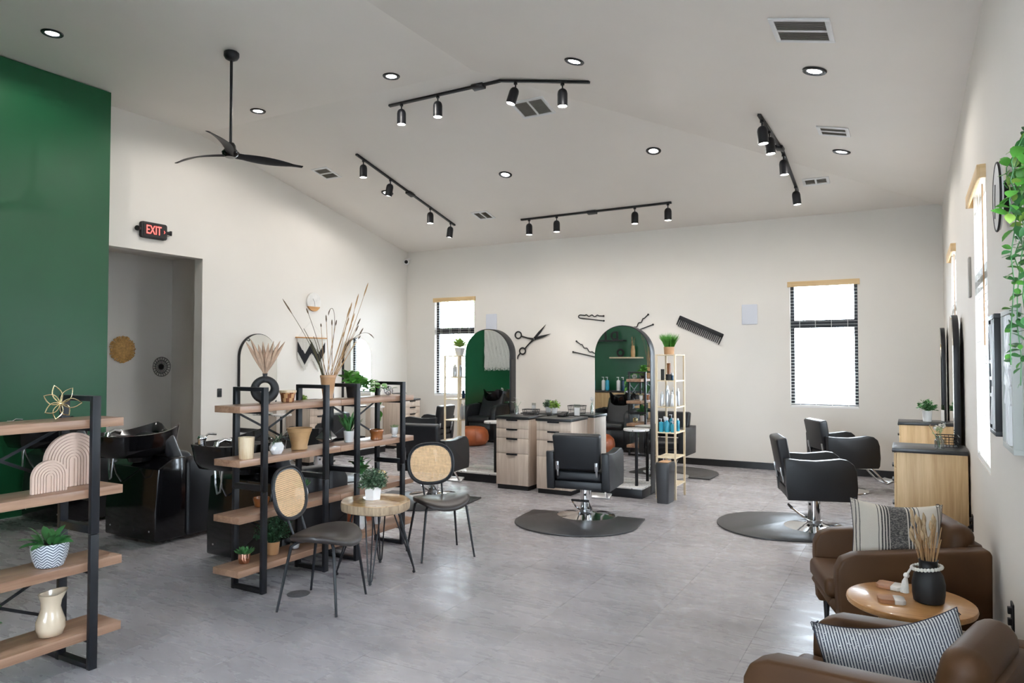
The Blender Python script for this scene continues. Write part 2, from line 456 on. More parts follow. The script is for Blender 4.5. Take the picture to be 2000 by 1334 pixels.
MB().bb(-8.5, XR, YB, -1.2, -.004, -.0005).build('entry_flooring', M['floor'], floor_o, smooth=False)

# far wall with two windows
WB = [(-7.835, -6.955, .945, 2.765), (-1.535, -.645, .93, 2.735)]
mb = MB(); wall_with_holes(XL - T, XR + T, 0, 3.9, WB, lambda a, b, p, q: mb.bb(a, b, YF, YF + T, p, q))
struct('wall_back', mb, M['wall'], smooth=False)
# right wall: two salon windows plus the shop windows beside the camera
WR = [(4.86, 5.76, .95, 2.71), (8.0, 8.9, .95, 2.71), (.5, 1.9, .95, 2.71)]
mb = MB(); wall_with_holes(YB - T, YF, 0, 3.9, WR, lambda a, b, p, q: mb.bb(XR, XR + T, a, b, p, q))
struct('wall_right', mb, M['wall'], smooth=False)
# left wall with tall opening to the hall
mb = MB(); wall_with_holes(YB - T, YF, 0, 4.9, [(4.9, 6.467, -1, 3.0)], lambda a, b, p, q: mb.bb(XL - T, XL, a, b, max(p, 0), q))
struct('wall_left', mb, M['wall'], smooth=False)
WF = (-3.9, -.9, .75, 2.75)  # opening for the unseen front window, added to let more light in
mb = MB(); wall_with_holes(XL - T, XR + T, 0, 4.9, [WF], lambda a, b, p, q: mb.bb(a, b, YB - T, YB, p, q))
struct('wall_front', mb, M['wall'], smooth=False)
struct('wall_green', MB().bb(XL + .002, XG, -1.0, YG, 0, 4.7), M['green'], smooth=False)
struct('wall_partition', MB().bb(XG + .003, -4.75, 1.42, 1.55, 0, 4.7), M['green'], smooth=False)
# hall beyond the opening
struct('wall_hall_back', MB().bb(-10.35, -10.22, 3.4, 7.24, 0, 3.2), M['wall'], smooth=False)
struct('wall_hall_side', MB().bb(-10.35, XL - T - .003, 7.24, 7.38, 0, 3.2), M['wall'], smooth=False)
struct('wall_hall_near', MB().bb(-10.35, XL - T - .003, 3.3, 3.42, 0, 3.2), M['wall'], smooth=False)
struct('ceiling_hall', MB().bb(-10.5, XL - T - .003, 3.2, 7.5, 3.2, 3.3), M['ceil'], smooth=False)
# ceiling: flat upper part, a slope down to the far wall, a slope down to the right wall, a hip between
ax, ay, az = XL - T, YF + .02, ZF - .004
def slabs():
    m = MB(); th = .12
    def quad(ps):
        n = len(ps); m.add([*ps, *[(x, y, z + th) for x, y, z in ps]], [tuple(range(n)), tuple(range(2 * n - 1, n - 1, -1))] + [(i, n + i, n + (i + 1) % n, (i + 1) % n) for i in range(n)])
    quad([(ax, YB - T, ZC), (ax, PY, ZC), (PX, PY, ZC), (PX, YB - T, ZC)])
    quad([(ax, PY, ZC), (ax, YF + T, ZF - .035), (XR + T, YF + T, ZF - .035), (PX, PY, ZC)])
    quad([(PX, PY, ZC), (XR + T, YF + T, ZR - .035), (XR + T, YB - T, ZR - .035), (PX, YB - T, ZC)])
    return m
struct('ceiling', slabs(), M['ceil'], smooth=False)
# baseboards
struct('baseboard_back', MB().bb(XL, XR, YF - .014, YF, 0, .1), M['base'], smooth=False)
struct('baseboard_left', MB().bb(XL, XL + .014, 6.48, YF - .016, 0, .1), M['base'], smooth=False)
struct('baseboard_right', MB().bb(XR - .014, XR, -1.9, YF - .016, 0, .1), M['base'], smooth=False)
struct('baseboard_hall', MB().bb(-10.218, -10.204, 3.43, 7.23, 0, .1), M['base'], smooth=False)

def kA(y): return ZC - (y - PY) * (ZC - ZF) / (YF - PY)
def kB(x): return ZC - (x - PX) * (ZC - ZR) / (XR - PX)
def ceil_z(x, y):
    z = ZC
    if y > PY: z = min(z, kA(y))
    if x > PX: z = min(z, kB(x))
    return z
def ceil_n(x, y):
    """(unit normal pointing down into the room) of the ceiling plane above x,y"""
    za, zb = (kA(y) if y > PY else ZC), (kB(x) if x > PX else ZC)
    if x <= PX and y <= PY: return Vector((0, 0, -1))
    if za <= zb: return Vector((0, -(ZC - ZF) / (YF - PY), -1)).normalized()
    return Vector((-(ZC - ZR) / (XR - PX), 0, -1)).normalized()
def ceil_mat(x, y):
    n = ceil_n(x, y); z = -n; xa = Vector((1, 0, 0)); xa = (xa - z * xa.dot(z)).normalized(); ya = z.cross(xa)
    R = Matrix((xa, ya, z)).transposed().to_4x4(); return Matrix.Translation((x, y, ceil_z(x, y))) @ R

# windows ---------------------------------------------------------------
def window(idx, u0, u1, z0, z1, to_world, zmid):
    """local frame: u along the wall, d = depth into the wall (0 at room face)"""
    def B(m, a, b, d0, d1, p, q): 
        A = to_world(a, d0, p); C = to_world(b, d1, q); m.bb(A[0], C[0], A[1], C[1], A[2], C[2])
    m = MB(); f = .05; d0, d1 = .075, .125
    B(m, u0, u0 + f, d0, d1, z0, z1); B(m, u1 - f, u1, d0, d1, z0, z1)
    B(m, u0 + f, u1 - f, d0, d1, z0, z0 + f); B(m, u0 + f, u1 - f, d0, d1, z1 - f, z1)
    B(m, u0 + f, u1 - f, d0 - .01, d1, zmid - .055, zmid + .055)
    win = struct(f'window_{idx}', m, M['black'], smooth=False)
    for p, q in ((z0 + f, zmid - .055), (zmid + .055, z1 - f)):
        m = MB(); B(m, u0 + f, u1 - f, .098, .102, p, q); m.build('pane', M['glass'], win, smooth=False)
    m = MB(); B(m, u0, u1, .004, .072, z0, z0 + .012); m.build('window_sill', M['white'], win, smooth=False)
    return win
def blind(label, u0, u1, z0, z1, to_world, axis, tilt, wand=True, proud=.0):
    """slatted blind: valance, separate slats, ladder cords, bottom rail"""
    um = (u0 + u1) / 2; base = Vector(to_world(um, .03, z0))
    t = thing('window_blind', label, 'blind', base)
    W_ = u1 - u0 - .012
    def dims(lu, ld, lz): return (lu, ld, lz) if axis == 'x' else (ld, lu, lz)
    inward = (Vector(to_world(um, 0, z0)) - Vector(to_world(um, 1, z0)))  # towards the room
    sl = MB(); tl_ = tilt * (1 if axis == 'x' else -1)
    mx = Euler((tl_, 0, 0) if axis == 'x' else (0, tl_, 0)).to_matrix().to_4x4()
    sl.box((0, 0, 0), dims(W_, .048, .0028), mx); sme = sl.mesh('slat', smooth=False); sme.materials.append(M['slat'])
    n = int((z1 - z0 - .1) / .0455)
    for i in range(n):
        link('slat', sme, t, (0, 0, .05 + i * .0455))
    m = MB()
    for k in (-.36, -.12, .12, .36):
        for s in (-1, 1):
            m.box((*( (k * W_, s * .024) if axis == 'x' else (s * .024, k * W_)), (z1 - z0) / 2), (.0025, .0025, z1 - z0 - .03))
    m.build('ladder_cord', M['slat'], t, smooth=False)
    m = MB().box((0, 0, .022), dims(W_, .05, .022)); m.build('bottom_rail', M['slat'], t, smooth=False)
    off = inward * (.045 + proud)
    m = MB().box((off.x, off.y, z1 - z0 - .028), dims(u1 - u0 + .05, .018, .078))
    for s in (-1, 1):
        c = inward * (.015 + proud * .5)
        e = (s * (u1 - u0 + .05) / 2)
        m.box((c.x + (e if axis == 'x' else 0), c.y + (0 if axis == 'x' else e), z1 - z0 - .028), dims(.012, .05 + proud, .078))
    m.build('valance', M['valance'], t, bevel=.003)
    if wand:
        c = inward * .04
        e = -.40 * (u1 - u0) * (1 if axis == 'x' else 1)
        p = (c.x + (e if axis == 'x' else 0), c.y + (0 if axis == 'x' else e))
        MB().cyl((*p, z1 - z0 - .08), (*p, (z1 - z0) * .42), .004, n=6).build('wand', M['tanceram'], t)
    return t
tb = lambda u, d, z: (u, YF + d, z)
tr = lambda u, d, z: (XR + d, u, z)
for k, (a, b, p, q) in enumerate(WB):
    window(k + 1, a, b, p, q, tb, p + (q - p) * .665)
blind('white slatted blind behind the tall pale wood tower, half hidden', *WB[0], tb, 'x', rad(3), wand=False)
blind('white slatted blind with blonde valance, far window above two black chairs', *WB[1], tb, 'x', rad(3), wand=False)
for k, (a, b, p, q) in enumerate(WR[:2]):
    window(k + 3, a, b, p, q, tr, p + (q - p) * .665)
blind('white slatted blind nearest the wall clock, with long wooden wand', *WR[0], tr, 'y', rad(13), proud=.02)
blind('white slatted blind at the right wall deeper in the room, beyond the arched mirrors', *WR[1], tr, 'y', rad(13), proud=.02)
# window out of frame beside the camera
def big_window(idx, u0, u1, z0, z1, tw_, n):
    def B(m, a, b, d0, d1, p, q):
        A = tw_(a, d0, p); C = tw_(b, d1, q); m.bb(A[0], C[0], A[1], C[1], A[2], C[2])
    m = MB()
    for i in range(n + 1):
        u = u0 + (u1 - u0) * i / n; B(m, max(u0, u - .03), min(u1, u + .03), .05, .12, z0, z1)
    B(m, u0, u1, .05, .12, z0, z0 + .06); B(m, u0, u1, .05, .12, z1 - .06, z1)
    win = struct(f'window_{idx}', m, M['black'], smooth=False)
    for i in range(n):
        a, b = u0 + (u1 - u0) * i / n + .03, u0 + (u1 - u0) * (i + 1) / n - .03
        mm = MB(); B(mm, a, b, .08, .088, z0 + .06, z1 - .06); mm.build('pane', M['glass'], win, smooth=False)
big_window(5, *WR[2], tr, 2)
big_window(6, *WF, lambda u, d, z: (u, YB - d, z), 3)  # unseen window behind the camera, added to brighten the front and ceiling
# ground and a tree outside
struct('ground_outside', MB().bb(-30, 20, -20, 34, -.3, -.125), M['concrete'], smooth=False)
tr_o = thing('tree', 'green tree with sunlight put into its leaf colour, outside the window behind the pale wood tower', 'tree', (-12.2, 18.2, -.12))
MB().tube([(0, 0, 0), (.05, 0, 1.2), (0, .1, 2.4)], [.12, .09, .05], 8).build('trunk', M['stem'], tr_o)
m = MB(); R_ = random.Random(3)
for i in range(420):
    a = R_.uniform(0, 2 * PI); p = R_.uniform(-1, 1); rr = 1.25 * R_.random() ** .4
    c = Vector((rr * math.cos(a) * math.sqrt(1 - p * p), rr * math.sin(a) * math.sqrt(1 - p * p), 3.0 + rr * p * 1.1))
    q = Euler((R_.uniform(0, 6), R_.uniform(0, 6), 0)).to_matrix()
    m.add([c + q @ Vector(v) for v in ((-.09, 0, 0), (0, -.05, .01), (.09, 0, 0), (0, .05, .01))], [(0, 1, 2, 3)])
m.build('foliage', M['leafsun'], tr_o, smooth=False, kind='stuff')

# ------------------------------------------------------------------ ceiling fittings
def spot(parent, loc, power, size, blend=.6, rot=(0, 0, 0), color=(1, .95, .89), radius=.04):
    d = bpy.data.lights.new('lamp_light', 'SPOT'); d.energy = power; d.spot_size = rad(size); d.spot_blend = blend
    d.shadow_soft_size = radius; d.color = color
    o = bpy.data.objects.new('lamp_light', d); COL.objects.link(o); o.parent = parent; o.location = loc; o.rotation_euler = rot
    return o
CAN = [(-7.08, 3.72, 'round recessed downlight directly above the green wall'),
       (-7.06, 6.15, 'round recessed downlight to the right of the ceiling fan rod'),
       (-4.92, 6.10, 'round recessed downlight behind the left end of the bent nearest track'),
       (-2.70, 6.02, 'round recessed downlight past the right end of the bent nearest track'),
       (-.64, 6.06, 'round recessed downlight in front of the largest square ceiling vent'),
       (-2.78, 8.60, 'round recessed downlight near the ceiling centre, above the comb on the far wall'),
       (-4.94, 8.65, 'round recessed downlight in the middle of the square of tracks'),
       (-7.07, 8.68, 'round recessed downlight partly hidden by a head of the left track'),
       (-.64, 8.57, 'small round recessed downlight beside the right track and a small vent')]
CAN_POWER, HEAD_POWER = 26, 22
for x, y, lb in CAN:
    t = thing('recessed_downlight', lb, 'downlight', group='ceiling downlights'); t.matrix_world = ceil_mat(x, y)
    MB().lathe([(.058, -.004), (.064, -.012), (.088, -.012), (.094, -.004), (.094, 0), (.058, 0)], 28).build('trim_ring', M['black'], t)
    MB().lathe([(.0, -.0045), (.056, -.0045), (.056, -.002), (0, -.002)], 24).build('lens', M['bulb'], t)
    spot(t, (0, 0, -.03), CAN_POWER, 168, .3, radius=.05)

VENT = [(-.632, 5.26, .40, .40, 0, 'square white ceiling vent, largest and nearest the upper right'),
        (-3.775, 7.25, .42, .36, 0, 'square white ceiling vent behind a head of the bent nearest track'),
        (-7.55, 7.86, .30, .34, 0, 'small ceiling vent between the fan blade and the left track'),
        (-6.02, 9.82, .30, .30, 0, 'small ceiling vent above the far left corner window'),
        (-.65, 7.77, .30, .30, 0, 'small ceiling vent right of the right track'),
        (-1.05, 9.95, .32, .20, 0, 'small ceiling vent below the right track, near the far wall')]
for k, (x, y, wx, wy, r, lb) in enumerate(VENT):
    t = thing('ceiling_vent', lb, 'vent', group='ceiling vents'); t.matrix_world = ceil_mat(x, y)
    m = MB(); hx, hy = wx / 2, wy / 2; f = .035
    m.bb(-hx, hx, -hy, -hy + f, -.012, 0).bb(-hx, hx, hy - f, hy, -.012, 0).bb(-hx, -hx + f, -hy + f, hy - f, -.012, 0).bb(hx - f, hx, -hy + f, hy - f, -.012, 0)
    along_x = k in (1, 3, 5)
    if along_x: m.bb(-.012, .012, -hy + f, hy - f, -.012, 0)
    else: m.bb(-hx + f, hx - f, -.012, .012, -.012, 0)
    m.build('frame', M['white'], t, bevel=.002)
    MB().bb(-hx + f, hx - f, -hy + f, hy - f, -.004, -.001).build('duct', M['ventgrey'], t, smooth=False)
    lv = MB().box((0, 0, 0), (wx - 2 * f, .014, .0015), rotm(rad(40))); lme = lv.mesh('louvre', smooth=False); lme.materials.append(M['ventgrey'])
    n = int((wy - 2 * f) / .022)
    for i in range(n):
        yy = -hy + f + .012 + i * .022
        if not along_x and abs(yy) < .016: continue
        link('louvre', lme, t, (0, yy, -.007))

def track(pts, box_t, heads, label):
    """pts on the ceiling; heads = [(segment fraction along total, aim tilt x, aim tilt y)]"""
    P = [Vector((x, y, ceil_z(x, y) - .012)) for x, y in pts]
    t = thing('track_light', label, 'track light', P[0], group='ceiling tracks'); o = P[0]
    m = MB(); Ls = []
    for a, b in zip(P, P[1:]):
        d = b - a; Ls.append(d.length); n = ceil_n(*((a + b) / 2).xy)
        x = d.normalized(); z = -n; y = z.cross(x); R = Matrix((x, y, z)).transposed().to_4x4()
        m.box((0, 0, 0), (d.length + .03, .036, .024), Matrix.Translation((a + b) / 2 - o) @ R)
    m.build('rail', M['black'], t, bevel=.002)
    def point(fr):
        s = fr * sum(Ls)
        for a, b, L in zip(P, P[1:], Ls):
            if s <= L or (a, b) == (P[-2], P[-1]): return a + (b - a) * (s / L), (b - a).normalized()
            s -= L
    p, d = point(box_t); n = ceil_n(p.x, p.y); z = -n; y = z.cross(d).normalized(); R = Matrix((d, y, z)).transposed().to_4x4()
    MB().box((0, 0, -.012), (.15, .085, .036), Matrix.Translation(p - o) @ R).build('power_feed', M['black'], t, bevel=.004)
    for fr, rx, ry in heads:
        p, d = point(fr)
        h = MB(); h.cyl((0, 0, 0), (0, 0, -.035), .02, n=10).cyl((0, 0, -.035), (0, 0, -.075), .008, n=8)
        R = Euler((rx, ry, 0)).to_matrix().to_4x4(); mx = Matrix.Translation((0, 0, -.07)) @ R
        prof = [(.0, -.0), (.02, -.003), (.036, -.013), (.047, -.03), (.052, -.055), (.052, -.185), (.047, -.185), (.047, -.175)]
        h.lathe(prof, 20, mx=mx)
        hd = h.build('lamp_head', M['black'], t, loc=p - o)
        MB().lathe([(0, -.178), (.046, -.178)], 20, mx=mx).build('lens', M['bulb'], hd)
        q = mx @ Vector((0, 0, -.20)); spot(hd, q, HEAD_POWER, 75, .5, (rx, ry, 0), radius=.035)
    return t
track([(-5.386, 6.66), (-3.87, 6.65), (-2.80, 6.575)], .475, [(.065, 0, 0), (.265, 0, 0), (.66, rad(-10), rad(14)), (.885, 0, 0)], 'bent black track light nearest the camera, hanging over a ceiling vent')
track([(-6.664, 7.524), (-6.726, 10.03)], .50, [(.055, 0, 0), (.30, 0, rad(12)), (.715, 0, 0), (.955, 0, rad(8))], 'straight black track light on the left, running towards the corner camera')
track([(-5.474, 10.12), (-3.014, 10.09)], .50, [(.055, 0, 0), (.255, 0, 0), (.78, 0, 0), (.985, 0, 0)], 'straight black track light along the far wall slope, above the scissors')
track([(-1.287, 7.347), (-1.276, 8.727), (-1.30, 10.14)], .43, [(.045, 0, rad(-4)), (.19, 0, rad(-4)), (.52, 0, rad(-3)), (.93, 0, rad(-6))], 'bent black track light on the right, between two small vents')

# ceiling fan
t = thing('ceiling_fan', 'black three-bladed ceiling fan hanging from a long rod', 'fan', (-5.94, 4.835, 3.67))
MB().lathe([(0, 1.04), (.062, 1.04), (.075, 1.028), (.075, .995), (.06, .968), (.03, .952), (.018, .95), (0, .95)], 24).build('canopy', M['black'], t)
MB().cyl((0, 0, .10), (0, 0, .96), .0145, n=12).build('downrod', M['black'], t)
MB().lathe([(0, -.03), (.05, -.03), (.075, -.01), (.085, .02), (.055, .055), (.05, .09), (.035, .115), (.02, .12), (0, .12)], 24).build('motor_housing', M['blackgloss'], t)
def blade():
    rings = []
    for i in range(15):
        s = i / 14; r = .03 + .71 * s
        wd = .05 + .11 * math.sin(min(1, s * 1.15) * PI) ** .8 * (.6 + .4 * s) if s < .97 else .05
        if s < .12: wd = .09
        th = .011 - .006 * s; tw_ = -rad(27 - 14 * s)
        zc = .012 * math.sin(s * PI) - .006; sw = .05 * math.sin(s * PI)
        ring = []
        for k in range(10):
            a = 2 * PI * k / 10; u = wd / 2 * math.cos(a); v = th * math.sin(a)
            ring.append((r, sw + u * math.cos(tw_) - v * math.sin(tw_), zc + u * math.sin(tw_) + v * math.cos(tw_)))
        rings.append(ring)
    return MB().loft(rings)
bme = blade().mesh('blade'); bme.materials.append(M['black'])
for k in range(3): link('blade', bme, t, (0, 0, 0), (0, 0, rad(66 + 120 * k)))

# ------------------------------------------------------------------ things on the walls
def text_mesh(body, size, depth, font_bold=True):
    c = bpy.data.curves.new('t', 'FONT'); c.body = body; c.size = size; c.extrude = depth; c.align_x = 'CENTER'; c.align_y = 'CENTER'
    c.offset = size * .018 if font_bold else 0
    o = bpy.data.objects.new('t', c); COL.objects.link(o); dg = bpy.context.evaluated_depsgraph_get()
    me = bpy.data.meshes.new_from_object(o.evaluated_get(dg)); bpy.data.objects.remove(o); bpy.data.curves.remove(c)
    return me
# wall-mounted frame of reference: local x = right when facing the wall, y = up, z = out of the wall
def on_wall(side, u, z, proud=0):
    if side == 'left': return Matrix.Translation((XL + proud, u, z)) @ Matrix(((0, 0, 1), (1, 0, 0), (0, 1, 0))).to_4x4()
    if side == 'back': return Matrix.Translation((u, YF - proud, z)) @ Matrix(((1, 0, 0), (0, 0, -1), (0, 1, 0))).to_4x4()
    if side == 'right': return Matrix.Translation((XR - proud, u, z)) @ Matrix(((0, 0, -1), (-1, 0, 0), (0, 1, 0))).to_4x4()
    if side == 'green': return Matrix.Translation((XG + proud, u, z)) @ Matrix(((0, 0, 1), (1, 0, 0), (0, 1, 0))).to_4x4()
    if side == 'hall': return Matrix.Translation((-10.22 + proud, u, z)) @ Matrix(((0, 0, 1), (1, 0, 0), (0, 1, 0))).to_4x4()
    if side == 'part': return Matrix.Translation((u, 1.55 + proud, z)) @ Matrix(((-1, 0, 0), (0, 0, 1), (0, 1, 0))).to_4x4()
def wthing(name, label, cat, mx, group=None):
    t = thing(name, label, cat, group=group); t.matrix_world = mx; return t

# exit sign
t = wthing('exit_sign', 'black exit sign with glowing red letters above the hall opening', 'sign', on_wall('left', 5.715, 3.262))
MB().prism(rrect(.36, .205, .03), 0, .05).build('housing', M['blackmatte'], t, bevel=.006)
MB().prism(rrect(.30, .165, .01), .05, .056).build('face_plate', M['blackmatte'], t)
tm = text_mesh('EXIT', .158, .002, False); tm.materials.append(M['redlit']); o = link('lettering', tm, t, (-.014, 0, .058)); o.scale = (.66, 1, 1)
MB().add([(.128, .022, .058), (.146, 0, .058), (.128, -.022, .058), (.128, .012, .058), (.136, 0, .058), (.128, -.012, .058)], [(0, 3, 4, 1), (1, 4, 5, 2)]).build('arrow', M['redlit'], t)
for s in (-1, 1):
    m = MB().tube([(s * .175, 0, .03), (s * .215, 0, .045)], .022, 10).lathe([(.0, 0), (.028, 0), (.032, .01), (.032, .03), (0, .03)], 16, mx=Matrix.Translation((s * .215, 0, .04)) @ Euler((0, s * rad(60), 0)).to_matrix().to_4x4())
    m.build('lamp_head', M['blackmatte'], t)
# security camera in the corner
t = thing('security_camera', 'small white dome security camera high in the far left corner', 'camera', (XL + .06, YF - .10, 3.49))
MB().sphere((0, 0, 0), .058, 18, 12).build('body', M['white'], t)
MB().lathe([(0, .012), (.03, .012), (.034, 0), (0, 0)], 18, mx=Matrix.Translation((.030, -.048, -.004)) @ Vector((.5, -.85, 0)).to_track_quat('Z', 'Y').to_matrix().to_4x4()).build('lens', M['screen'], t)
MB().cyl((0, 0, .04), (0, .10, .07), .022, n=12).build('mount', M['white'], t)
# clock on the left wall
t = wthing('wall_clock', 'round marble and wood wall clock on the left wall', 'clock', on_wall('left', 8.543, 2.556))
MB().lathe([(0, 0), (.15, 0), (.152, .01), (.152, .03), (.147, .034), (0, .034)], 40).build('face', M['marble'], t)
zc = -.078; hw = math.sqrt(.1525 ** 2 - zc ** 2); a0 = math.atan2(zc, -hw); a1 = math.atan2(zc, hw)
a0 = PI + math.asin(-zc / .1525); a1 = 2 * PI - math.asin(-zc / .1525)
MB().prism([(.1535 * math.cos(a0 + (a1 - a0) * i / 16), .1535 * math.sin(a0 + (a1 - a0) * i / 16)) for i in range(17)], .004, .036).build('wood_inlay', M['tabletop'], t)
for nm, an, L in (('hour_hand', 128, .06), ('minute_hand', -82, .075)):
    MB().box((L / 2, 0, 0), (L, .004, .002), rotm(0, 0, rad(an), (0, 0, .038))).build(nm, M['blackmatte'], t)
# light switch, both kinds of plates
t = wthing('light_switch', 'black light switch plate on the wall right of the hall opening', 'switch', on_wall('left', 6.763, 1.15))
MB().prism(rrect(.075, .12, .008), 0, .006).build('plate', M['black'], t, bevel=.002)
MB().prism(rrect(.034, .066, .003), .006, .010).build('rocker', M['blackmatte'], t)
# macrame W hanging on left wall
t = wthing('macrame_hanging', 'black and cream zigzag yarn wall hanging on a wooden dowel', 'wall hanging', on_wall('left', 8.50, 1.968, .012))
MB().cyl((-.34, 0, .01), (.34, 0, .01), .011, n=10).build('dowel', M['tabletop'], t)
MB().tube([(-.31, 0, .01), (-.01, .27, .006)], .0025, 6).tube([(-.01, .27, .006), (.31, 0, .01)], .0025, 6).build('hanging_cord', M['yarnwhite'], t)
def zig(x, ph=0):
    u = ((x + .30) / .30) % 1.0; return abs(u - .5) * 2  # 1 at peaks, 0 in the valleys
m = MB(); m2 = MB(); n = 46
for i in range(n):
    x = -.295 + .59 * i / (n - 1); zt = -.06 - .20 * (1 - zig(x)); zb = zt - .175
    zt = round(zt / .018) * .018; zb = round(zb / .018) * .018
    m.tube([(x, zt, .012), (x, zb, .012)], .0062, 6)
    m2.tube([(x, -.005, .012), (x, zt, .012)], .004, 5, cap=False)
    m2.tube([(x, zb, .012), (x + .002, zb - .10 - .02 * math.sin(i * 2.1), .012)], .0045, 5)
m.build('yarn_band', M['yarnblack'], t, kind='stuff'); m2.build('fringe', M['yarnwhite'], t, kind='stuff')
# baskets in the hall
t = wthing('rattan_wall_basket', 'round straw-coloured woven basket on the hall wall behind the green wall edge', 'basket', on_wall('hall', 6.42, 1.765))
R_ = random.Random(2)
m = MB().lathe([(0, .012), (.07, .014), (.078, .022), (.0, .03)], 24).lathe([(.15, .028), (.155, .034), (.15, .04), (.145, .034)], 30)
m.build('centre', M['rattan'], t)
m = MB()
for i in range(72):
    a = 2 * PI * i / 72 + R_.uniform(-.03, .03); r1 = R_.uniform(.185, .205); c, s_ = math.cos(a), math.sin(a)
    m.tube([(.06 * c, .06 * s_, .02), (.15 * c, .15 * s_, .035), (r1 * c, r1 * s_, .02 + R_.uniform(-.01, .012))], [.006, .008, .010], 5)
m.build('woven_strands', M['rattan'], t, kind='stuff')
t = wthing('wire_wall_basket', 'round black openwork basket on the hall wall', 'basket', on_wall('hall', 7.055, 1.505))
m = MB()
for r, z in ((.04, .015), (.10, .02), (.15, .03)):
    m.tube([(r * math.cos(2 * PI * i / 40), r * math.sin(2 * PI * i / 40), z) for i in range(40)], .0036, 6, closed=True)
for i in range(40):
    a = 2 * PI * i / 40; b = a + (.16 if i % 2 else -.16)
    m.tube([(.045 * math.cos(a), .045 * math.sin(a), .015), (.10 * math.cos(b), .10 * math.sin(b), .02), (.15 * math.cos(a), .15 * math.sin(a), .03)], .0026, 5)
m.build('wire_spokes', M['blackmatte'], t, kind='stuff')
MB().lathe([(0, .008), (.038, .010), (.038, .018), (0, .02)], 24).build('centre', M['blackmatte'], t)

# far wall decor
def flat_decor(name, label, cat, u, z, group=None): return wthing(name, label, cat, on_wall('back', u, z), group)
t = flat_decor('scissors_decor', 'oversized black scissors wall ornament, blades open to the upper right', 'ornament', -5.72, 1.975)
# pivot near (-5.72, 1.975); coordinates relative to it
def blade2(L, ang, w_):
    return [(0, -w_ / 2), (L * .5, -w_ / 2), (L, 0.0), (L * .45, w_ / 2), (0, w_ / 2)]
for L, an in ((.34, 47), (.34, 15)):
    MB().prism(blade2(L, an, .042), .012, .020, mx=rotm(0, 0, rad(an))).build('blade', M['blackmatte'], t, bevel=.001)
def ring(cx, cy, r, th): return [(cx + r * math.cos(2 * PI * i / 28), cy + r * .95 * math.sin(2 * PI * i / 28), .016) for i in range(28)]
m = MB().tube(ring(-.31, .075, .062, 0), .0125, 8, closed=True).tube([(-.25, .058, .016), (-.12, .02, .016), (0, 0, .016)], [.011, .012, .019], 8)
m.build('handle', M['blackmatte'], t)
m = MB().tube(ring(-.225, -.205, .058, 0), .0125, 8, closed=True).tube([(-.18, -.165, .016), (-.09, -.075, .016), (0, 0, .016)], [.011, .012, .019], 8)
m.tube([(-.27, -.245, .016), (-.315, -.29, .016), (-.325, -.33, .016), (-.318, -.35, .016)], [.011, .010, .009, .007], 8)
m.build('handle', M['blackmatte'], t)
MB().lathe([(0, .0), (.016, .0), (.016, .026), (.012, .029), (0, .029)], 18).build('pivot_screw', M['steel'], t)
def hairpin(name, label, u, z, ang, L=.48, splay=.0, flip=1):
    t = flat_decor(name, label, 'ornament', u, z, 'black hairpin wall ornaments'); R = rotm(0, 0, rad(ang))
    wav = []
    for i in range(25):
        s = i / 24; x = -L / 2 + L * s
        y = .028 * flip + splay * max(0, s - .3) * flip + (.014 * math.sin((s - .2) * 26) if .22 < s < .78 else 0) * flip
        wav.append((x, y, .012))
    bend = [(-L / 2, .028 * flip, .012), (-L / 2 - .022, .018 * flip, .012), (-L / 2 - .03, 0, .012), (-L / 2 - .022, -.018 * flip, .012), (-L / 2, -.025 * flip, .012)]
    flat = [(-L / 2 + L * 1.03 * i / 6, (-.025 - splay * .15 * i / 6) * flip, .012) for i in range(7)]
    MB().tube(list(reversed(wav)) + bend[1:-1] + flat, .0085, 8, mx=R).build('wire', M['blackmatte'], t)
    m = MB()
    for p in (wav[-1], flat[-1]): m.sphere(p, .016, 10, 8, mx=R)
    m.build('tips', M['blackmatte'], t)
hairpin('hairpin_decor', 'black hairpin wall ornament lying nearly level, left of the right arched mirror top', -4.64, 2.315, -7, .42, .03)
hairpin('hairpin_decor', 'open black hairpin wall ornament against the left edge of the right arched mirror', -4.74, 1.735, 165, .44, .16, -1)
hairpin('hairpin_decor', 'open black hairpin wall ornament peeking out above the right arched mirror', -3.80, 2.14, 22, .40, .15)
# comb
t = flat_decor('comb_decor', 'oversized black comb wall ornament slanting down to the right', 'ornament', -2.85, 2.07)
R = rotm(0, 0, rad(-24.5))
MB().prism(rrect(.74, .062, .012, cx=0, cy=.062), .008, .022, mx=R).prism([(-.37, .06), (-.35, .06), (-.35, -.06), (-.366, -.06)], .008, .022, mx=R).prism([(.37, .06), (.35, .06), (.352, -.085), (.366, -.085)], .008, .022, mx=R).build('spine', M['blackmatte'], t)
for i in range(23):
    x = -.325 + i * .0295
    MB().prism([(x - .008, .035), (x + .008, .035), (x + .005, -.075), (x - .005, -.075)], .009, .021, mx=R).build('tooth', M['blackmatte'], t, smooth=False)
# speakers
for u, lb in ((-6.585, 'pale rectangular wall speaker above the left arched mirror'), (-2.10, 'pale rectangular wall speaker between the comb and the right window')):
    t = flat_decor('wall_speaker', lb, 'speaker', u, 2.29, 'flush wall speakers')
    MB().prism(rrect(.225, .30, .012), 0, .014).build('grille', M['speaker'], t, bevel=.004)

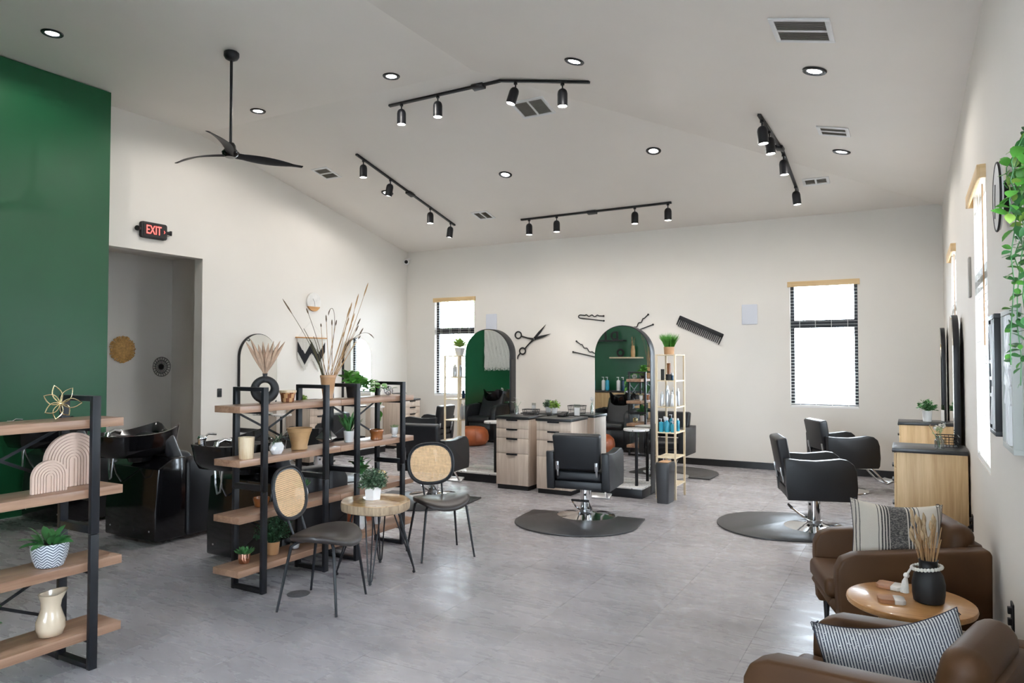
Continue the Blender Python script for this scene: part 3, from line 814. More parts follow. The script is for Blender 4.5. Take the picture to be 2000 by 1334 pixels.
# right wall: art, clock, thermostat, outlets
def frame_art(label, u, z, wd, hd, mat, lines, depth):
    t = wthing('framed_art', label, 'picture', on_wall('right', u, z)); f = .022
    m = MB(); m.bb(-wd / 2, wd / 2, -hd / 2, -hd / 2 + f, 0, depth).bb(-wd / 2, wd / 2, hd / 2 - f, hd / 2, 0, depth).bb(-wd / 2, -wd / 2 + f, -hd / 2 + f, hd / 2 - f, 0, depth).bb(wd / 2 - f, wd / 2, -hd / 2 + f, hd / 2 - f, 0, depth)
    m.build('frame', mat, t, bevel=.002)
    MB().bb(-wd / 2 + f, wd / 2 - f, -hd / 2 + f, hd / 2 - f, .004, depth - .012).build('backing', mat, t, smooth=False)
    m = MB()
    for (x0, y0, x1, y1) in lines:
        d = Vector((x1 - x0, y1 - y0)); a = math.atan2(d.y, d.x)
        m.box((0, 0, 0), (d.length, .016, .012), rotm(0, 0, a, ((x0 + x1) / 2, (y0 + y1) / 2, depth - .006)))
    m.build('geometric_strips', M['white'], t, smooth=False)
W1 = [(0, -.26, 0, .26), (-.10, .24, -.01, -.02), (.10, .24, .01, -.02), (-.1, .06, -.02, .06), (-.1, -.02, -.02, -.02), (-.1, -.10, -.02, -.10), (-.10, -.24, -.01, -.06), (.10, -.24, .01, -.06)]
frame_art('black framed relief art with white strips on the right wall', 4.085, 1.535, .28, .565, M['black'], W1, .05)
W2 = [(0, -.27, 0, .27), (-.05, -.27, -.05, .27), (.05, -.27, .05, .27), (-.10, -.02, 0, .10), (.10, -.02, 0, .10), (-.10, -.10, 0, .02), (.10, -.10, 0, .02), (-.10, .06, 0, .18), (.10, .06, 0, .18)]
frame_art('pale grey framed relief art with white arrow strips, nearest on the right wall', 3.635, 1.52, .38, .59, M['artgrey'], W2, .035)
t = wthing('round_clock', 'round white wall clock with thin black rim high on the right wall', 'clock', on_wall('right', 3.80, 2.325))
MB().lathe([(0, .03), (.145, .03), (.148, .036), (.148, .044), (0, .044)], 40).build('face', M['white'], t)
MB().tube([(.15 * math.cos(2 * PI * i / 40), .15 * math.sin(2 * PI * i / 40), .042) for i in range(40)], .005, 6, closed=True).build('rim', M['blackmatte'], t)
MB().lathe([(0, 0), (.07, 0), (.07, .03), (0, .03)], 20).build('movement_case', M['blackmatte'], t)
for nm, an, L in (('hour_hand', 70, .07), ('minute_hand', 262, .11)):
    MB().box((L / 2 - .015, 0, 0), (L, .006, .003), rotm(0, 0, rad(an), (0, 0, .05))).build(nm, M['blackmatte'], t)
t = wthing('wall_plaque', 'slim flat plaque seen edge-on between the two right-hand windows', 'plaque', on_wall('right', 6.10, 2.20))
MB().prism(rrect(.10, .29, .012), 0, .016).build('cover', M['ventgrey'], t, bevel=.003)
for u, z, lb in ((3.90, .46, 'black outlet cover low on the right wall behind the near armchair'), (6.30, .40, 'black outlet cover with a cord low on the right wall')):
    t = wthing('outlet_cover', lb, 'outlet', on_wall('right', u, z))
    MB().prism(rrect(.075, .12, .006), 0, .008).build('plate', M['blackmatte'], t, bevel=.002)
    MB().prism(rrect(.03, .03, .006, cy=.025), .008, .022).prism(rrect(.03, .03, .006, cy=-.025), .008, .022).build('plug', M['blackmatte'], t)
o = MB().tube([(XR - .026, 6.30, .375), (XR - .06, 6.32, .25), (XR - .04, 6.36, .10), (XR - .05, 6.40, .018), (XR - .09, 6.36, .012), (XR - .12, 6.25, .012)], .006, 8).build('power_cord', M['blackmatte'])
tag(o, 'black power cord drooping from the low outlet to the floor beside the right-hand cabinet', 'cord')

# ------------------------------------------------------------------ styling chairs and mats
def make_chair(label):
    t = thing('styling_chair', label, 'chair', group='black hydraulic styling chairs')
    MB().lathe([(.295, 0), (.302, .006), (.298, .013), (.24, .021), (.15, .033), (.09, .045), (.07, .055), (.0, .055)], 40).build('base_disc', M['chrome'], t)
    MB().cyl((0, 0, .05), (0, 0, .36), .059, n=28).build('column', M['chrome'], t)
    MB().lathe([(.059, .055), (.068, .056), (.068, .078), (.059, .08)], 24).build('column_collar', M['steel'], t)
    m = MB().tube([(-.06, -.03, .07), (-.075, -.12, .12), (-.085, -.22, .20), (.095, -.22, .20), (.085, -.12, .12), (.06, -.03, .07)], .008, 8)
    pump = m.build('pump_lever', M['chrome'], t)
    MB().cyl((-.085, -.22, .20), (.095, -.22, .20), .012, n=10).build('lever_grip', M['blackmatte'], pump)
    fr = MB()
    for s in (-1, 1): fr.tube([(s * .09, .24, .34), (s * .10, .32, .28), (s * .10, .47, .12), (s * .10, .52, .105)], .011, 8)
    fr = fr.build('footrest', M['chrome'], t)
    MB().box((0, 0, 0), (.25, .11, .022), rotm(rad(20), 0, 0, (0, .54, .115))).build('foot_plate', M['steel'], fr, bevel=.008)
    MB().bb(-.246, .246, -.285, .29, .318, .40).build('seat_frame', M['leather'], t, bevel=.012, seg=2)
    MB().bb(-.244, .244, -.28, .305, .395, .505).build('seat', M['leather'], t, bevel=.035, seg=4)
    prof = [(-.285, .312), (-.30, .45), (-.312, .685), (-.30, .693), (-.18, .68), (-.04, .676), (.08, .688), (.17, .70), (.235, .69), (.285, .65), (.308, .58), (.316, .44), (.308, .34), (.29, .313)]
    for s in (-1, 1):
        MB().prism(prof, s * .245, s * .325, 'yz').build('armrest', M['leather'], t, bevel=.014, seg=3, ang=50)
    mx = rotm(rad(10), 0, 0, (0, -.265, .515))
    MB().loft([[(x * .225 + 0, y, 0) for x, y in ((-1, -.05), (1, -.05), (1, .05), (-1, .05))], [(x * .245, y, .365) for x, y in ((-1, -.05), (1, -.05), (1, .05), (-1, .05))]], mx=mx).build('backrest', M['leather'], t, bevel=.026, seg=4)
    for s in (-1, 1):
        MB().box((0, 0, 0), (.032, .014, .085), rotm(rad(10), 0, 0, (s * .20, -.325, .555))).cyl((s * .20, -.337, .565), (s * .20, -.325, .565), .009, n=8).box((0, 0, 0), (.02, .012, .10), rotm(rad(10), 0, 0, (s * .20, -.312, .50))).build('hinge_bracket', M['steel'], t, bevel=.003)
    return t
CH = [((-2.945, 6.83), 7, 'black styling chair seen from behind, in front of the right arched mirror'),
      ((-.83, 7.42), -73, 'black styling chair in profile on the right, nearer the brown armchairs'),
      ((-.765, 9.72), -61, 'black styling chair in profile below the right far window'),
      ((-4.97, 6.98), 7, 'black styling chair behind the cane-backed chair, in front of the left arched mirror'),
      ((-6.95, 9.62), 96, 'black styling chair facing the left wall, farthest back beside the corner cabinet'),
      ((-7.28, 7.45), 92, 'black styling chair facing the left wall, seen through the middle bookshelf'),
      ((-2.98, 9.75), 180, 'black styling chair partly hidden behind the right tall pale wood tower')]
ch0 = None
for (x, y), a, lb in CH:
    if ch0 is None: ch0 = make_chair(lb); c = ch0; c.location = (x, y, 0); c.rotation_euler = (0, 0, rad(a))
    else: c = dup(ch0, lb, (x, y, 0), rad(a))
    if (x, y) == (-.765, 9.72): pass

def mat_mesh():
    p = [(.61, -.30)]
    p += [(.61 * math.cos(a), -.36 - .54 * math.sin(a)) for a in [PI * i / 28 for i in range(29)]]
    p += [(-.61, -.30), (-.60, .06), (-.315, .06)]
    p += [(.315 * math.cos(a), .06 - .0 + .315 * math.sin(a)) for a in [PI + PI * i / 20 for i in range(1, 20)]]
    p += [(.315, .06), (.60, .06)]
    return MB().prism(p, .0005, .016).mesh('anti_fatigue_mat', bevel=.006, seg=2)
mme = mat_mesh(); mme.materials.append(M['rubber'])
MATL = ['dark rubber floor mat under the chair in front of the right arched mirror', 'dark rubber floor mat under the profile chair nearer the brown armchairs', None,
        'dark rubber floor mat behind the far cane-backed chair', 'dark rubber floor mat by the left wall in front of the corner cabinet', 'dark rubber floor mat behind the middle bookshelf, near the left wall', 'dark rubber floor mat behind the tall pale wood tower and the black bin']
for ((x, y), a, _), lb in zip(CH, MATL):
    if lb: 
        o = link('floor_mat', mme, None, (x, y, 0), (0, 0, rad(a))); tag(o, lb, 'mat', 'half-round salon mats')

# ------------------------------------------------------------------ stations: arched mirrors with plinth and small table
def make_station(label, wd, top, depth, plinth_d, pl_h, cat='mirror', table_dx=.25, two_sided=False):
    """front faces local -y; mirror face at y=0"""
    t = thing('styling_station', label, cat, group='arched mirror stations')
    outer = arch_poly(wd, top, .001, 28)
    fr = MB().prism(outer, .004, depth, 'xz').build('arch_frame', M['black'], t, bevel=.0015)
    MB().prism(arch_poly(wd, top - .005, pl_h, 28, .005), -.003, .004, 'xz').build('mirror_glass', M['mirror'], t, smooth=False)
    MB().bb(-wd / 2, wd / 2, -plinth_d, -.006, .001, pl_h - .022).build('plinth', M['black'], t, bevel=.004)
    MB().bb(-wd / 2, wd / 2, -plinth_d, -.006, pl_h - .022, pl_h).build('plinth_top', M['terrazzo'], t, bevel=.003)
    MB().cyl((table_dx, -.20, pl_h), (table_dx, -.20, .775), .019, n=16).build('table_post', M['black'], t)
    MB().lathe([(0, .775), (.148, .775), (.152, .779), (.152, .797), (.148, .801), (0, .801)], 36, c=(table_dx, -.20, 0)).build('table_disc', M['terrazzo'], t)
    return t
s1 = make_station('left arched floor mirror on a black plinth, between tower and front cabinets', .72, 2.035, .165, .32, .125); s1.location = (-5.075, 8.38, 0)
s2 = dup(s1, 'right arched floor mirror with a round terrazzo table, behind the front chair', (-3.095, 8.30, 0))
MB().bb(.362, .366, .02, .15, .3, 1.62).build('side_niche', M['screen'], s1, smooth=False)
s3 = make_station('arched mirror with dried plumes in front of it, on the left wall', .69, 2.0, .05, .34, .125); s3.location = (XL + .055, 7.41, 0); s3.rotation_euler = (0, 0, rad(90))
s4 = dup(s3, 'arched mirror on the left wall nearer the far corner, reflecting a window', (XL + .055, 9.57, 0)); 
s5 = dup(s3, 'tall arched mirror edge-on at the right wall, nearer the slatted blind', (XR - .08, 7.36, 0), rad(-90))
s6 = dup(s3, 'arched mirror edge-on at the right wall, farther one', (XR - .08, 10.12, 0), rad(-90))

# ------------------------------------------------------------------ drawer cabinets
def make_cab(label, wood_m, h=.905, wd=.455, d=.50):
    """front faces local -y, origin at the front centre on the floor"""
    t = thing('drawer_cabinet', label, 'cabinet', group='drawer cabinets')
    hw = wd / 2
    MB().bb(-hw + .012, hw - .012, .02, d - .01, 0, .055).build('plinth', M['blackmatte'], t)
    MB().bb(-hw, hw, .018, d, .055, h - .032).build('carcass', wood_m, t, bevel=.0015)
    MB().bb(-hw - .008, hw + .008, -.012, d + .004, h - .032, h).build('worktop', M['worktop'], t, bevel=.003)
    for z0, z1 in ((.058, .445), (.449, .635), (.639, .752), (.756, h - .036)):
        dr = MB().bb(-hw + .002, hw - .002, 0, .017, z0, z1).build('drawer', wood_m, t, bevel=.0015)
        MB().prism([(-.018, z1 + .001), (.004, z1 + .001), (.004, z1 - .012), (-.014, z1 - .016)], -.075, .075, 'yz').build('edge_pull', M['black'], dr, smooth=False)
    return t
c1 = make_cab('ash drawer cabinet on the left, in front of the left arched mirror', M['cabwood']); c1.location = (-4.345, 7.775, 0)
c2 = dup(c1, 'ash drawer cabinet on the right, half hidden by the front styling chair', (-3.755, 7.735, 0))
c3 = dup(c1, 'drawer cabinet facing away, back to back behind the left ash cabinet', (-4.345, 8.93, 0), PI)
c4 = dup(c1, 'drawer cabinet facing away, back to back behind the right ash cabinet', (-3.755, 8.95, 0), PI)
c5 = dup(c1, 'drawer cabinet on the left wall, seen through the middle bookshelf', (XL + .515, 8.21, 0), rad(90))
c6 = dup(c1, 'drawer cabinet on the left wall next to the far corner', (XL + .515, 10.53, 0), rad(90))
r1 = make_cab('oak drawer cabinet on the right wall nearer the brown armchair', M['cabwarm']); r1.location = (XR - .515, 6.70, 0); r1.rotation_euler = (0, 0, rad(-90))
r2 = dup(r1, 'oak drawer cabinet on the right wall farther back, beside the far arched mirror', (XR - .515, 9.48, 0), rad(-90))

# ------------------------------------------------------------------ open bookshelves
def make_shelf(label, xf, ya, yb, y0, y1, ext=0.0):
    """steel frames at ya and yb, boards from y0 to y1; xf = front post centre"""
    base = Vector((xf, (ya + yb) / 2, 0)); t = thing('open_bookshelf', label, 'bookshelf', base, group='steel and walnut bookshelves')
    xb = -.285; p = .021; H = 1.415
    for y in (ya, yb):
        yy = y - base.y; m = MB()
        for x in (0, xb): m.bb(x - .014, x + .014, yy - p, yy + p, 0, .695).bb(x - .0145, x + .0145, yy - p - .0005, yy + p + .0005, .699, H)
        m.bb(xb + .014, -.014, yy - p, yy + p, H - .028, H).bb(xb + .014 , -.014, yy - p, yy + p, .004, .030).bb(xb + .014, -.014, yy - p, yy + p, .70, .74)
        if ext: m.bb(xb - ext, xb - .014, yy - p, yy + p, .004, .030)
        for z in (1.292, .929, .551, .196): m.bb(xb + .014, -.014, yy - .012, yy + .012, z - .062, z - .045)
        m.build('side_frame', M['black'], t, bevel=.002)
    for z in (1.292, .929, .551, .196):
        MB().bb(xb + .0155, -.0155, y0 - base.y, y1 - base.y, z - .0448, z).build('shelf_board', M['shelfwood'], t, bevel=.0015)
    for zt, zb in ((1.24, .945), (.50, .21)):
        m = MB(); L = yb - ya
        for a, b in ((zt, zb), (zb, zt)):
            m.box((0, 0, 0), (.004 if a > b else .0042, math.hypot(L, a - b), .016), rotm(math.atan2(b - a, L), 0, 0, (xb - .018 - (.003 if a > b else 0), 0, (a + b) / 2)))
        m.build('cross_brace', M['black'], t, smooth=False)
    return t
make_shelf('middle open bookshelf, section nearer the camera with the ring vase on top', -3.905, 3.485, 4.08, 3.29, 4.257)
make_shelf('middle open bookshelf, farther section with the trailing plant on top', -3.905, 4.43, 5.02, 4.261, 5.20)
make_shelf('open bookshelf cut by the left edge of the picture, with the wooden arches', -3.735, 1.60, 2.21, 1.40, 2.375, .20)

# ------------------------------------------------------------------ backwash units
def make_wash(label):
    """sitter faces +y; bowl towards -y; origin on the floor under the bowl end of the base (front face y=0)"""
    t = thing('backwash_unit', label, 'wash chair', group='black backwash units')
    body = MB().prism([(.02, .03), (.0, .04), (.0, .30), (.03, .66), (.18, .74), (.30, .74), (.34, .03)], -.36, .36, 'yz').build('pedestal', M['blackgloss'], t, bevel=.012, seg=3)
    for s in (-1, 1):
        MB().lathe([(0, 0), (.008, 0), (.008, .004), (0, .004)], 10, mx=rotm(rad(90), 0, 0, (s * .28, .002, .12))).build('bolt', M['steel'], body)
    for s in (-1, 1):
        MB().prism([(.30, .03), (.30, .70), (.36, .735), (.70, .72), (.80, .69), (.86, .60), (.86, .03)], s * .26, s * .385, 'yz').build('armrest', M['leather'], t, bevel=.03, seg=4, ang=50)
    MB().bb(-.255, .255, .32, .82, .03, .40).build('seat_base', M['leather'], t, bevel=.02)
    MB().bb(-.25, .25, .38, .88, .38, .50).build('seat', M['leather'], t, bevel=.04, seg=4)
    mx = rotm(rad(24), 0, 0, (0, .44, .42))
    MB().bb(-.245, .245, -.08, .06, 0, .56, mx).build('backrest', M['leather'], t, bevel=.05, seg=4)
    MB().lathe([(.10, .70), (.115, .74), (.10, .78), (.085, .84)], 24, c=(0, .10, 0)).build('bowl_mount', M['blackgloss'], t)
    # bowl: lofted inside and outside
    def outline(z_of, sc, dz, n=36):
        pts = []
        for i in range(n):
            a = 2 * PI * i / n; c, s_ = math.cos(a), math.sin(a)
            e = 2 / 3.6
            x = .27 * sc * (abs(c) ** e) * (1 if c > 0 else -1); y = .02 + .33 * sc * (abs(s_) ** e) * (1 if s_ > 0 else -1)
            u = max(0, (y - .02) / .33)
            z = .955 + dz
            if dz > -.03:
                z += .085 * u ** 2.2 - (.12 * u ** 3 * max(0, 1 - (abs(x) / .17) ** 2) if u > .3 else 0)
            pts.append((x * (1 - .12 * u), y + .06 * u * u, z))
        return pts
    rings = [outline(0, .55, -.20), outline(0, .84, -.185), outline(0, .93, -.12), outline(0, .98, -.028), outline(0, 1.0, 0), outline(0, .95, .004), outline(0, .88, -.03), outline(0, .72, -.12), outline(0, .40, -.145)]
    MB().loft(rings).build('basin', M['blackgloss'], t, ang=60)
    m = MB().cyl((-.10, -.25, .95), (-.10, -.25, 1.0), .03, n=16).sphere((-.10, -.25, 1.005), (.034, .034, .026), 16, 10)
    fc = m.build('mixer_tap', M['chrome'], t)
    MB().tube([(-.10, -.25, 1.0), (-.09, -.20, 1.035), (-.06, -.15, 1.03)], .008, 8).build('tap_handle', M['chrome'], fc)
    sp = MB().cyl((.08, -.26, .95), (.08, -.25, .985), .022, n=14).tube([(.08, -.25, .98), (.085, -.20, 1.0), (.09, -.15, .985)], [.014, .016, .024], 12)
    sp.build('spray_head', M['chrome'], t)
    m = MB().tube([(.08, -.20, .80), (.085, -.215, .70), (.05, -.20, .60), (-.02, -.17, .575), (-.08, -.14, .64), (-.10, -.13, .80)], .008, 8)
    m.tube([(.0, -.17, .82), (-.02, -.14, .70), (-.10, -.06, .60), (-.14, .01, .52)], .007, 8)
    m.build('hose', M['steel'], t, kind=None)
    return t
W0 = make_wash('backwash unit in the middle, with its glossy bowl against the white hall wall'); W0.location = (-6.06, 3.90, 0)
dup(W0, 'backwash unit on the right, directly behind the middle bookshelf end', (-4.66, 3.89, 0))
dup(W0, 'backwash unit on the left beside the green wall, seen through the near bookshelf', (-7.47, 3.90, 0))

def make_pouf(label, x, y):
    t = thing('leather_pouf', label, 'pouf', (x, y, 0), group='cognac leather poufs')
    prof = [(.0, .01), (.20, .0), (.27, .03), (.315, .10), (.32, .18), (.30, .27), (.24, .33), (.12, .355), (0, .36)]
    MB().lathe(prof, 32).build('cushion', M['pouf'], t)
    m = MB()
    for i in range(8):
        a = 2 * PI * i / 8; m.tube([(r * 1.004 * math.cos(a), r * 1.004 * math.sin(a), z + .001) for r, z in prof[1:-1]], .004, 5)
    m.build('seam', M['pouf'], t)
make_pouf('brown leather pouf in front of the right backwash seat, beyond the live-edge table', -4.72, 5.2)
make_pouf('brown leather pouf by the left backwash seat, seen in the left arched mirror', -7.3, 5.25)

# ------------------------------------------------------------------ cane chairs and slice table
def make_cane(label):
    t = thing('cane_chair', label, 'chair', group='cane-backed chairs')
    # seat: rounded, wide at the front third, dished with a rolled front
    rings = []
    def seat_ring(sc, z, roll):
        r = []
        for i in range(40):
            a = 2 * PI * i / 40; c, s_ = math.cos(a), math.sin(a)
            x = .235 * sc * (abs(c) ** .85) * (1 if c > 0 else -1) * (1 + .06 * s_); y = .02 + .225 * sc * s_
            zz = z + (.03 * (x / .235) ** 2 * roll) - (.022 * max(0, (y - .10) / .14) ** 2 * roll) - .012 * roll * (1 - (x / .235) ** 2)
            r.append((x, y, zz))
        return r
    rings = [seat_ring(.90, .425, 1), seat_ring(.985, .43, 1), seat_ring(1.0, .445, 1), seat_ring(.975, .46, 1), seat_ring(.85, .472, 1), seat_ring(.45, .475, .9), seat_ring(.02, .474, .9)]
    MB().loft(rings).build('seat', M['seatbrown'], t, ang=60)
    for sx, sy in ((-1, 1), (1, 1), (-1, -1), (1, -1)):
        top = (sx * .155, sy * .12 + .02, .43); kn = (sx * .172, sy * .148 + .01, .405); ft = (sx * .225, sy * .205, .0)
        MB().tube([(sx * .10, sy * .10 + .02, .428), top, kn, ft], [.0105, .0105, .0105, .008], 10).build('leg', M['black'], t)
    lean = rad(12); C = Vector((0, -.245, .715))
    R = Matrix.Translation(C) @ Euler((lean, 0, 0)).to_matrix().to_4x4()   # local x right, z up, y normal
    A, B_ = .205, .172
    def sup(k, n=48, e=2.5): 
        o = []
        for i in range(n):
            a = 2 * PI * i / n; c, s_ = math.cos(a), math.sin(a)
            o.append((A * k * abs(c) ** (2 / e) * (1 if c > 0 else -1), B_ * k * abs(s_) ** (2 / e) * (1 if s_ > 0 else -1)))
        return o
    rim = MB().tube([(x, .03 * (x / A) ** 2 * 0, z) for x, z in sup(1.0)], .0105, 8, closed=True, mx=R)
    rm = rim.build('back_rim', M['black'], t)
    o1, o2 = sup(.945), sup(.90); m = MB(); n = len(o1)
    vs = [(x, .006, z) for x, z in o1] + [(x, .006, z) for x, z in o2] + [(x, -.004, z) for x, z in o1] + [(x, -.004, z) for x, z in o2]
    m.add(vs, [f for i in range(n) for f in ((i, (i + 1) % n, n + (i + 1) % n, n + i), (2 * n + i, 3 * n + i, 3 * n + (i + 1) % n, 2 * n + (i + 1) % n), (n + i, n + (i + 1) % n, 3 * n + (i + 1) % n, 3 * n + i))], R)
    m.build('inner_border', M['black'], t)
    # webbing: flat strips in two directions, leaving small square holes
    m = MB(); st = .0128; wd = .0077
    def half(u, a, b): return b * max(0, 1 - (abs(u) / a) ** 2.5) ** (1 / 2.5)
    ka, kb = A * .905, B_ * .905
    i = -int(ka / st)
    while i * st <= ka:
        u = i * st; h = half(u, ka, kb)
        if h > .012: m.add([(u - wd / 2, .001, -h), (u + wd / 2, .001, -h), (u + wd / 2, .001, h), (u - wd / 2, .001, h)], [(0, 1, 2, 3)], R)
        i += 1
    i = -int(kb / st)
    while i * st <= kb:
        u = i * st; h = half(u, kb, ka)
        if h > .012: m.add([(-h, .0, u - wd / 2), (h, .0, u - wd / 2), (h, .0, u + wd / 2), (-h, .0, u + wd / 2)], [(0, 1, 2, 3)], R)
        i += 1
    m.build('cane_webbing', M['cane'], t, smooth=False, kind='stuff')
    for s in (-1, 1):
        p = R @ Vector((s * .085, 0, -.165))
        MB().tube([(s * .075, -.10, .432), (s * .078, -.165, .438), p], .0085, 8).build('back_stay', M['black'], t)
    return t
k1 = make_cane('cane-backed chair nearest the camera, dark seat turned to the right'); k1.location = (-3.417, 3.552, 0); k1.rotation_euler = (0, 0, rad(-73))
dup(k1, 'cane-backed chair beyond the live-edge table, facing the camera', (-3.43, 4.915, 0), rad(-126))

t = thing('live_edge_table', 'round live-edge wood slice table on black hairpin legs', 'table', (-3.535, 4.225, 0))
R_ = random.Random(11); ph = [R_.uniform(0, 6) for _ in range(5)]
def edge(a): return .262 * (1 + .035 * math.sin(2 * a + ph[0]) + .03 * math.sin(3 * a + ph[1]) + .018 * math.sin(5 * a + ph[2]) + .01 * math.sin(9 * a + ph[3]))
o = [(edge(2 * PI * i / 64), 2 * PI * i / 64) for i in range(64)]
rg = lambda k, z: [(r * k * math.cos(a), r * k * math.sin(a), z) for r, a in o]
MB().loft([rg(.95, .482), rg(.985, .488), rg(1.0, .51), rg(1.005, .53), rg(.995, .5485)], True, False).build('bark_edge', M['bark'], t)
MB().loft([rg(.9955, .5483), rg(.985, .5510), rg(.5, .5512), rg(.01, .5512)], False, True).build('top', M['slice'], t)
for k, an in enumerate((-55 + 14, 30, 120, 215)):
    a = rad([-58, 34, 123, 217][k]); c, s_ = math.cos(a), math.sin(a)
    ft = Vector((.285 * c, .285 * s_, .012)); m = MB()
    for d in (-.055, 0, .055):
        tp = Vector((.165 * c - d * s_, .165 * s_ + d * c, .484)); lo = ft + Vector((-d * .22 * s_, d * .22 * c, .02))
        if d == 0: tp = Vector((.12 * c, .12 * s_, .484))
        m.tube([tp, lo, ft], .0055, 8)
    m.sphere(ft, (.012, .012, .012), 10, 8); m.bb(-.07, .07, -.05, .05, .478, .484, Matrix.Translation((.15 * c, .15 * s_, 0)) @ Euler((0, 0, a + PI / 2)).to_matrix().to_4x4())
    m.build('hairpin_leg', M['black'], t)
o = MB().lathe([(0, 0), (.075, 0), (.078, .003), (.07, .004), (0, .004)], 32).build('floor_drain', M['drain'], None, loc=(-3.69, 3.60, .0005)); tag(o, 'round flush metal floor cover under the near cane chair', 'floor cover')

# ------------------------------------------------------------------ armchairs by the right wall
def make_armchair(label, x, y, a):
    t = thing('leather_armchair', label, 'armchair', (x, y, 0), rad(a), group='brown leather armchairs')
    for s in (-1, 1):
        prof = [(-.37, .13), (-.375, .60), (-.36, .625), (.28, .565), (.345, .535), (.37, .48), (.372, .40), (.355, .13)]
        MB().prism(prof, s * .24, s * .345, 'yz').build('arm', M['tanleather'], t, bevel=.022, seg=3, ang=50)
    MB().prism([(-.33, .14), (-.33, .30), (.38, .30), (.40, .27), (.30, .14)], -.237, .237, 'yz').build('seat_base', M['tanleather'], t, bevel=.012)
    MB().bb(-.235, .235, -.17, .41, .295, .405).build('seat_cushion', M['tanleather'], t, bevel=.035, seg=4)
    MB().bb(-.237, .237, -.375, -.29, .14, .63).build('back_frame', M['tanleather'], t, bevel=.02)
    mx = rotm(rad(13), 0, 0, (0, -.225, .40))
    MB().bb(-.235, .235, -.07, .075, 0, .325, mx).build('back_cushion', M['tanleather'], t, bevel=.07, seg=5)
    for sx in (-1, 1):
        for yy in (-.33, .30): MB().cyl((sx * .29, yy, .135), (sx * .29, yy, 0), .020, .013, 12).build('leg', M['blackmatte'], t)
    return t
make_armchair('brown leather armchair beyond the round table, holding the cream striped pillow', -.105, 4.64, 106.9)
make_armchair('brown leather armchair at the bottom right corner, holding the pinstriped pillow', -.085, 2.86, 73.3)

def make_pillow(label, mat, loc, rot, wd, hd, th, stitch):
    t = thing('throw_pillow', label, 'pillow', loc); t.rotation_euler = rot
    n = 22; vs = []; fs = []
    def P(i, j, s):
        u = -1 + 2 * i / n; v = -1 + 2 * j / n
        pinch = 1 - .07 * (1 - abs(u) ** 1.5) * abs(v) ** 6; pinch2 = 1 - .06 * (1 - abs(v) ** 1.5) * abs(u) ** 6
        k = max(0, (1 - abs(u) ** 2.6) * (1 - abs(v) ** 2.6)) ** .55
        return (u * wd / 2 * pinch2, s * (th / 2 * k + .003) + stitch[1] * (1 - u * u) , v * hd / 2 * pinch - stitch[2] * (1 - u * u) * (1 if v > -2 else 0))
    for s in (-1, 1):
        for j in range(n + 1):
            for i in range(n + 1): vs.append(P(i, j, s))
    N = (n + 1) ** 2
    for j in range(n):
        for i in range(n):
            a = j * (n + 1) + i; q = (a, a + 1, a + n + 2, a + n + 1); fs.append(q); fs.append(tuple(N + k for k in reversed(q)))
    bd = [(i, 0) for i in range(n)] + [(n, j) for j in range(n)] + [(n - i, n) for i in range(n)] + [(0, n - j) for j in range(n)]
    ids = [j * (n + 1) + i for i, j in bd]
    for a, b in zip(ids, ids[1:] + ids[:1]): fs.append((b, a, N + a, N + b))
    MB().add(vs, fs).build('cover', mat, t, ang=80)
    m = MB(); sides = stitch[0]
    def edge_pts(side):
        if side == 'top': return [P(i, n, 0) for i in range(n + 1)]
        if side == 'left': return [P(0, j, 0) for j in range(n + 1)]
        if side == 'right': return [P(n, j, 0) for j in range(n + 1)]
    for sd in sides:
        e = [Vector(p) for p in edge_pts(sd)]; dense = []
        for a, b in zip(e, e[1:]):
            for k in range(2): dense.append(a + (b - a) * k / 2)
        dense.append(e[-1]); inw = {'top': Vector((0, 0, -1)), 'left': Vector((1, 0, 0)), 'right': Vector((-1, 0, 0))}[sd]
        for yoff in (-.012, .012):
            pts = [p + inw * (.002 if i % 2 else .026) + Vector((0, yoff * (1.3 if i % 2 == 0 else .35), 0)) for i, p in enumerate(dense)]
            m.tube(pts, .0024, 5)
        m.tube([p - inw * .001 for p in dense], .0026, 6)
    m.build('blanket_stitch', M['stitch'], t)
    return t
make_pillow('cream pillow with a broad charcoal band, on the far brown armchair', M['pillowA'], (-.085, 4.57, .625), (rad(-14), rad(2), rad(14)), .47, .37, .15, (('left', 'right'), 0, .02))
make_pillow('white pillow with fine navy pinstripes and stitched edge, on the near brown armchair', M['pillowB'], (-.062, 2.94, .512), (rad(-24), rad(-12), rad(12)), .50, .33, .13, (('top', 'left'), .012, .035))

t = thing('coffee_table', 'small round oak coffee table between the two brown armchairs', 'table', (-.02, 3.80, 0))
MB().lathe([(0, .468), (.255, .468), (.265, .474), (.268, .484), (.265, .496), (.258, .5), (0, .5)], 56).build('top', M['tabletop'], t)
for k in range(3):
    a = rad(30 + 120 * k); MB().cyl((.12 * math.cos(a), .12 * math.sin(a), .468), (.20 * math.cos(a), .20 * math.sin(a), 0), .018, .012, 12).build('leg', M['tabletop'], t)

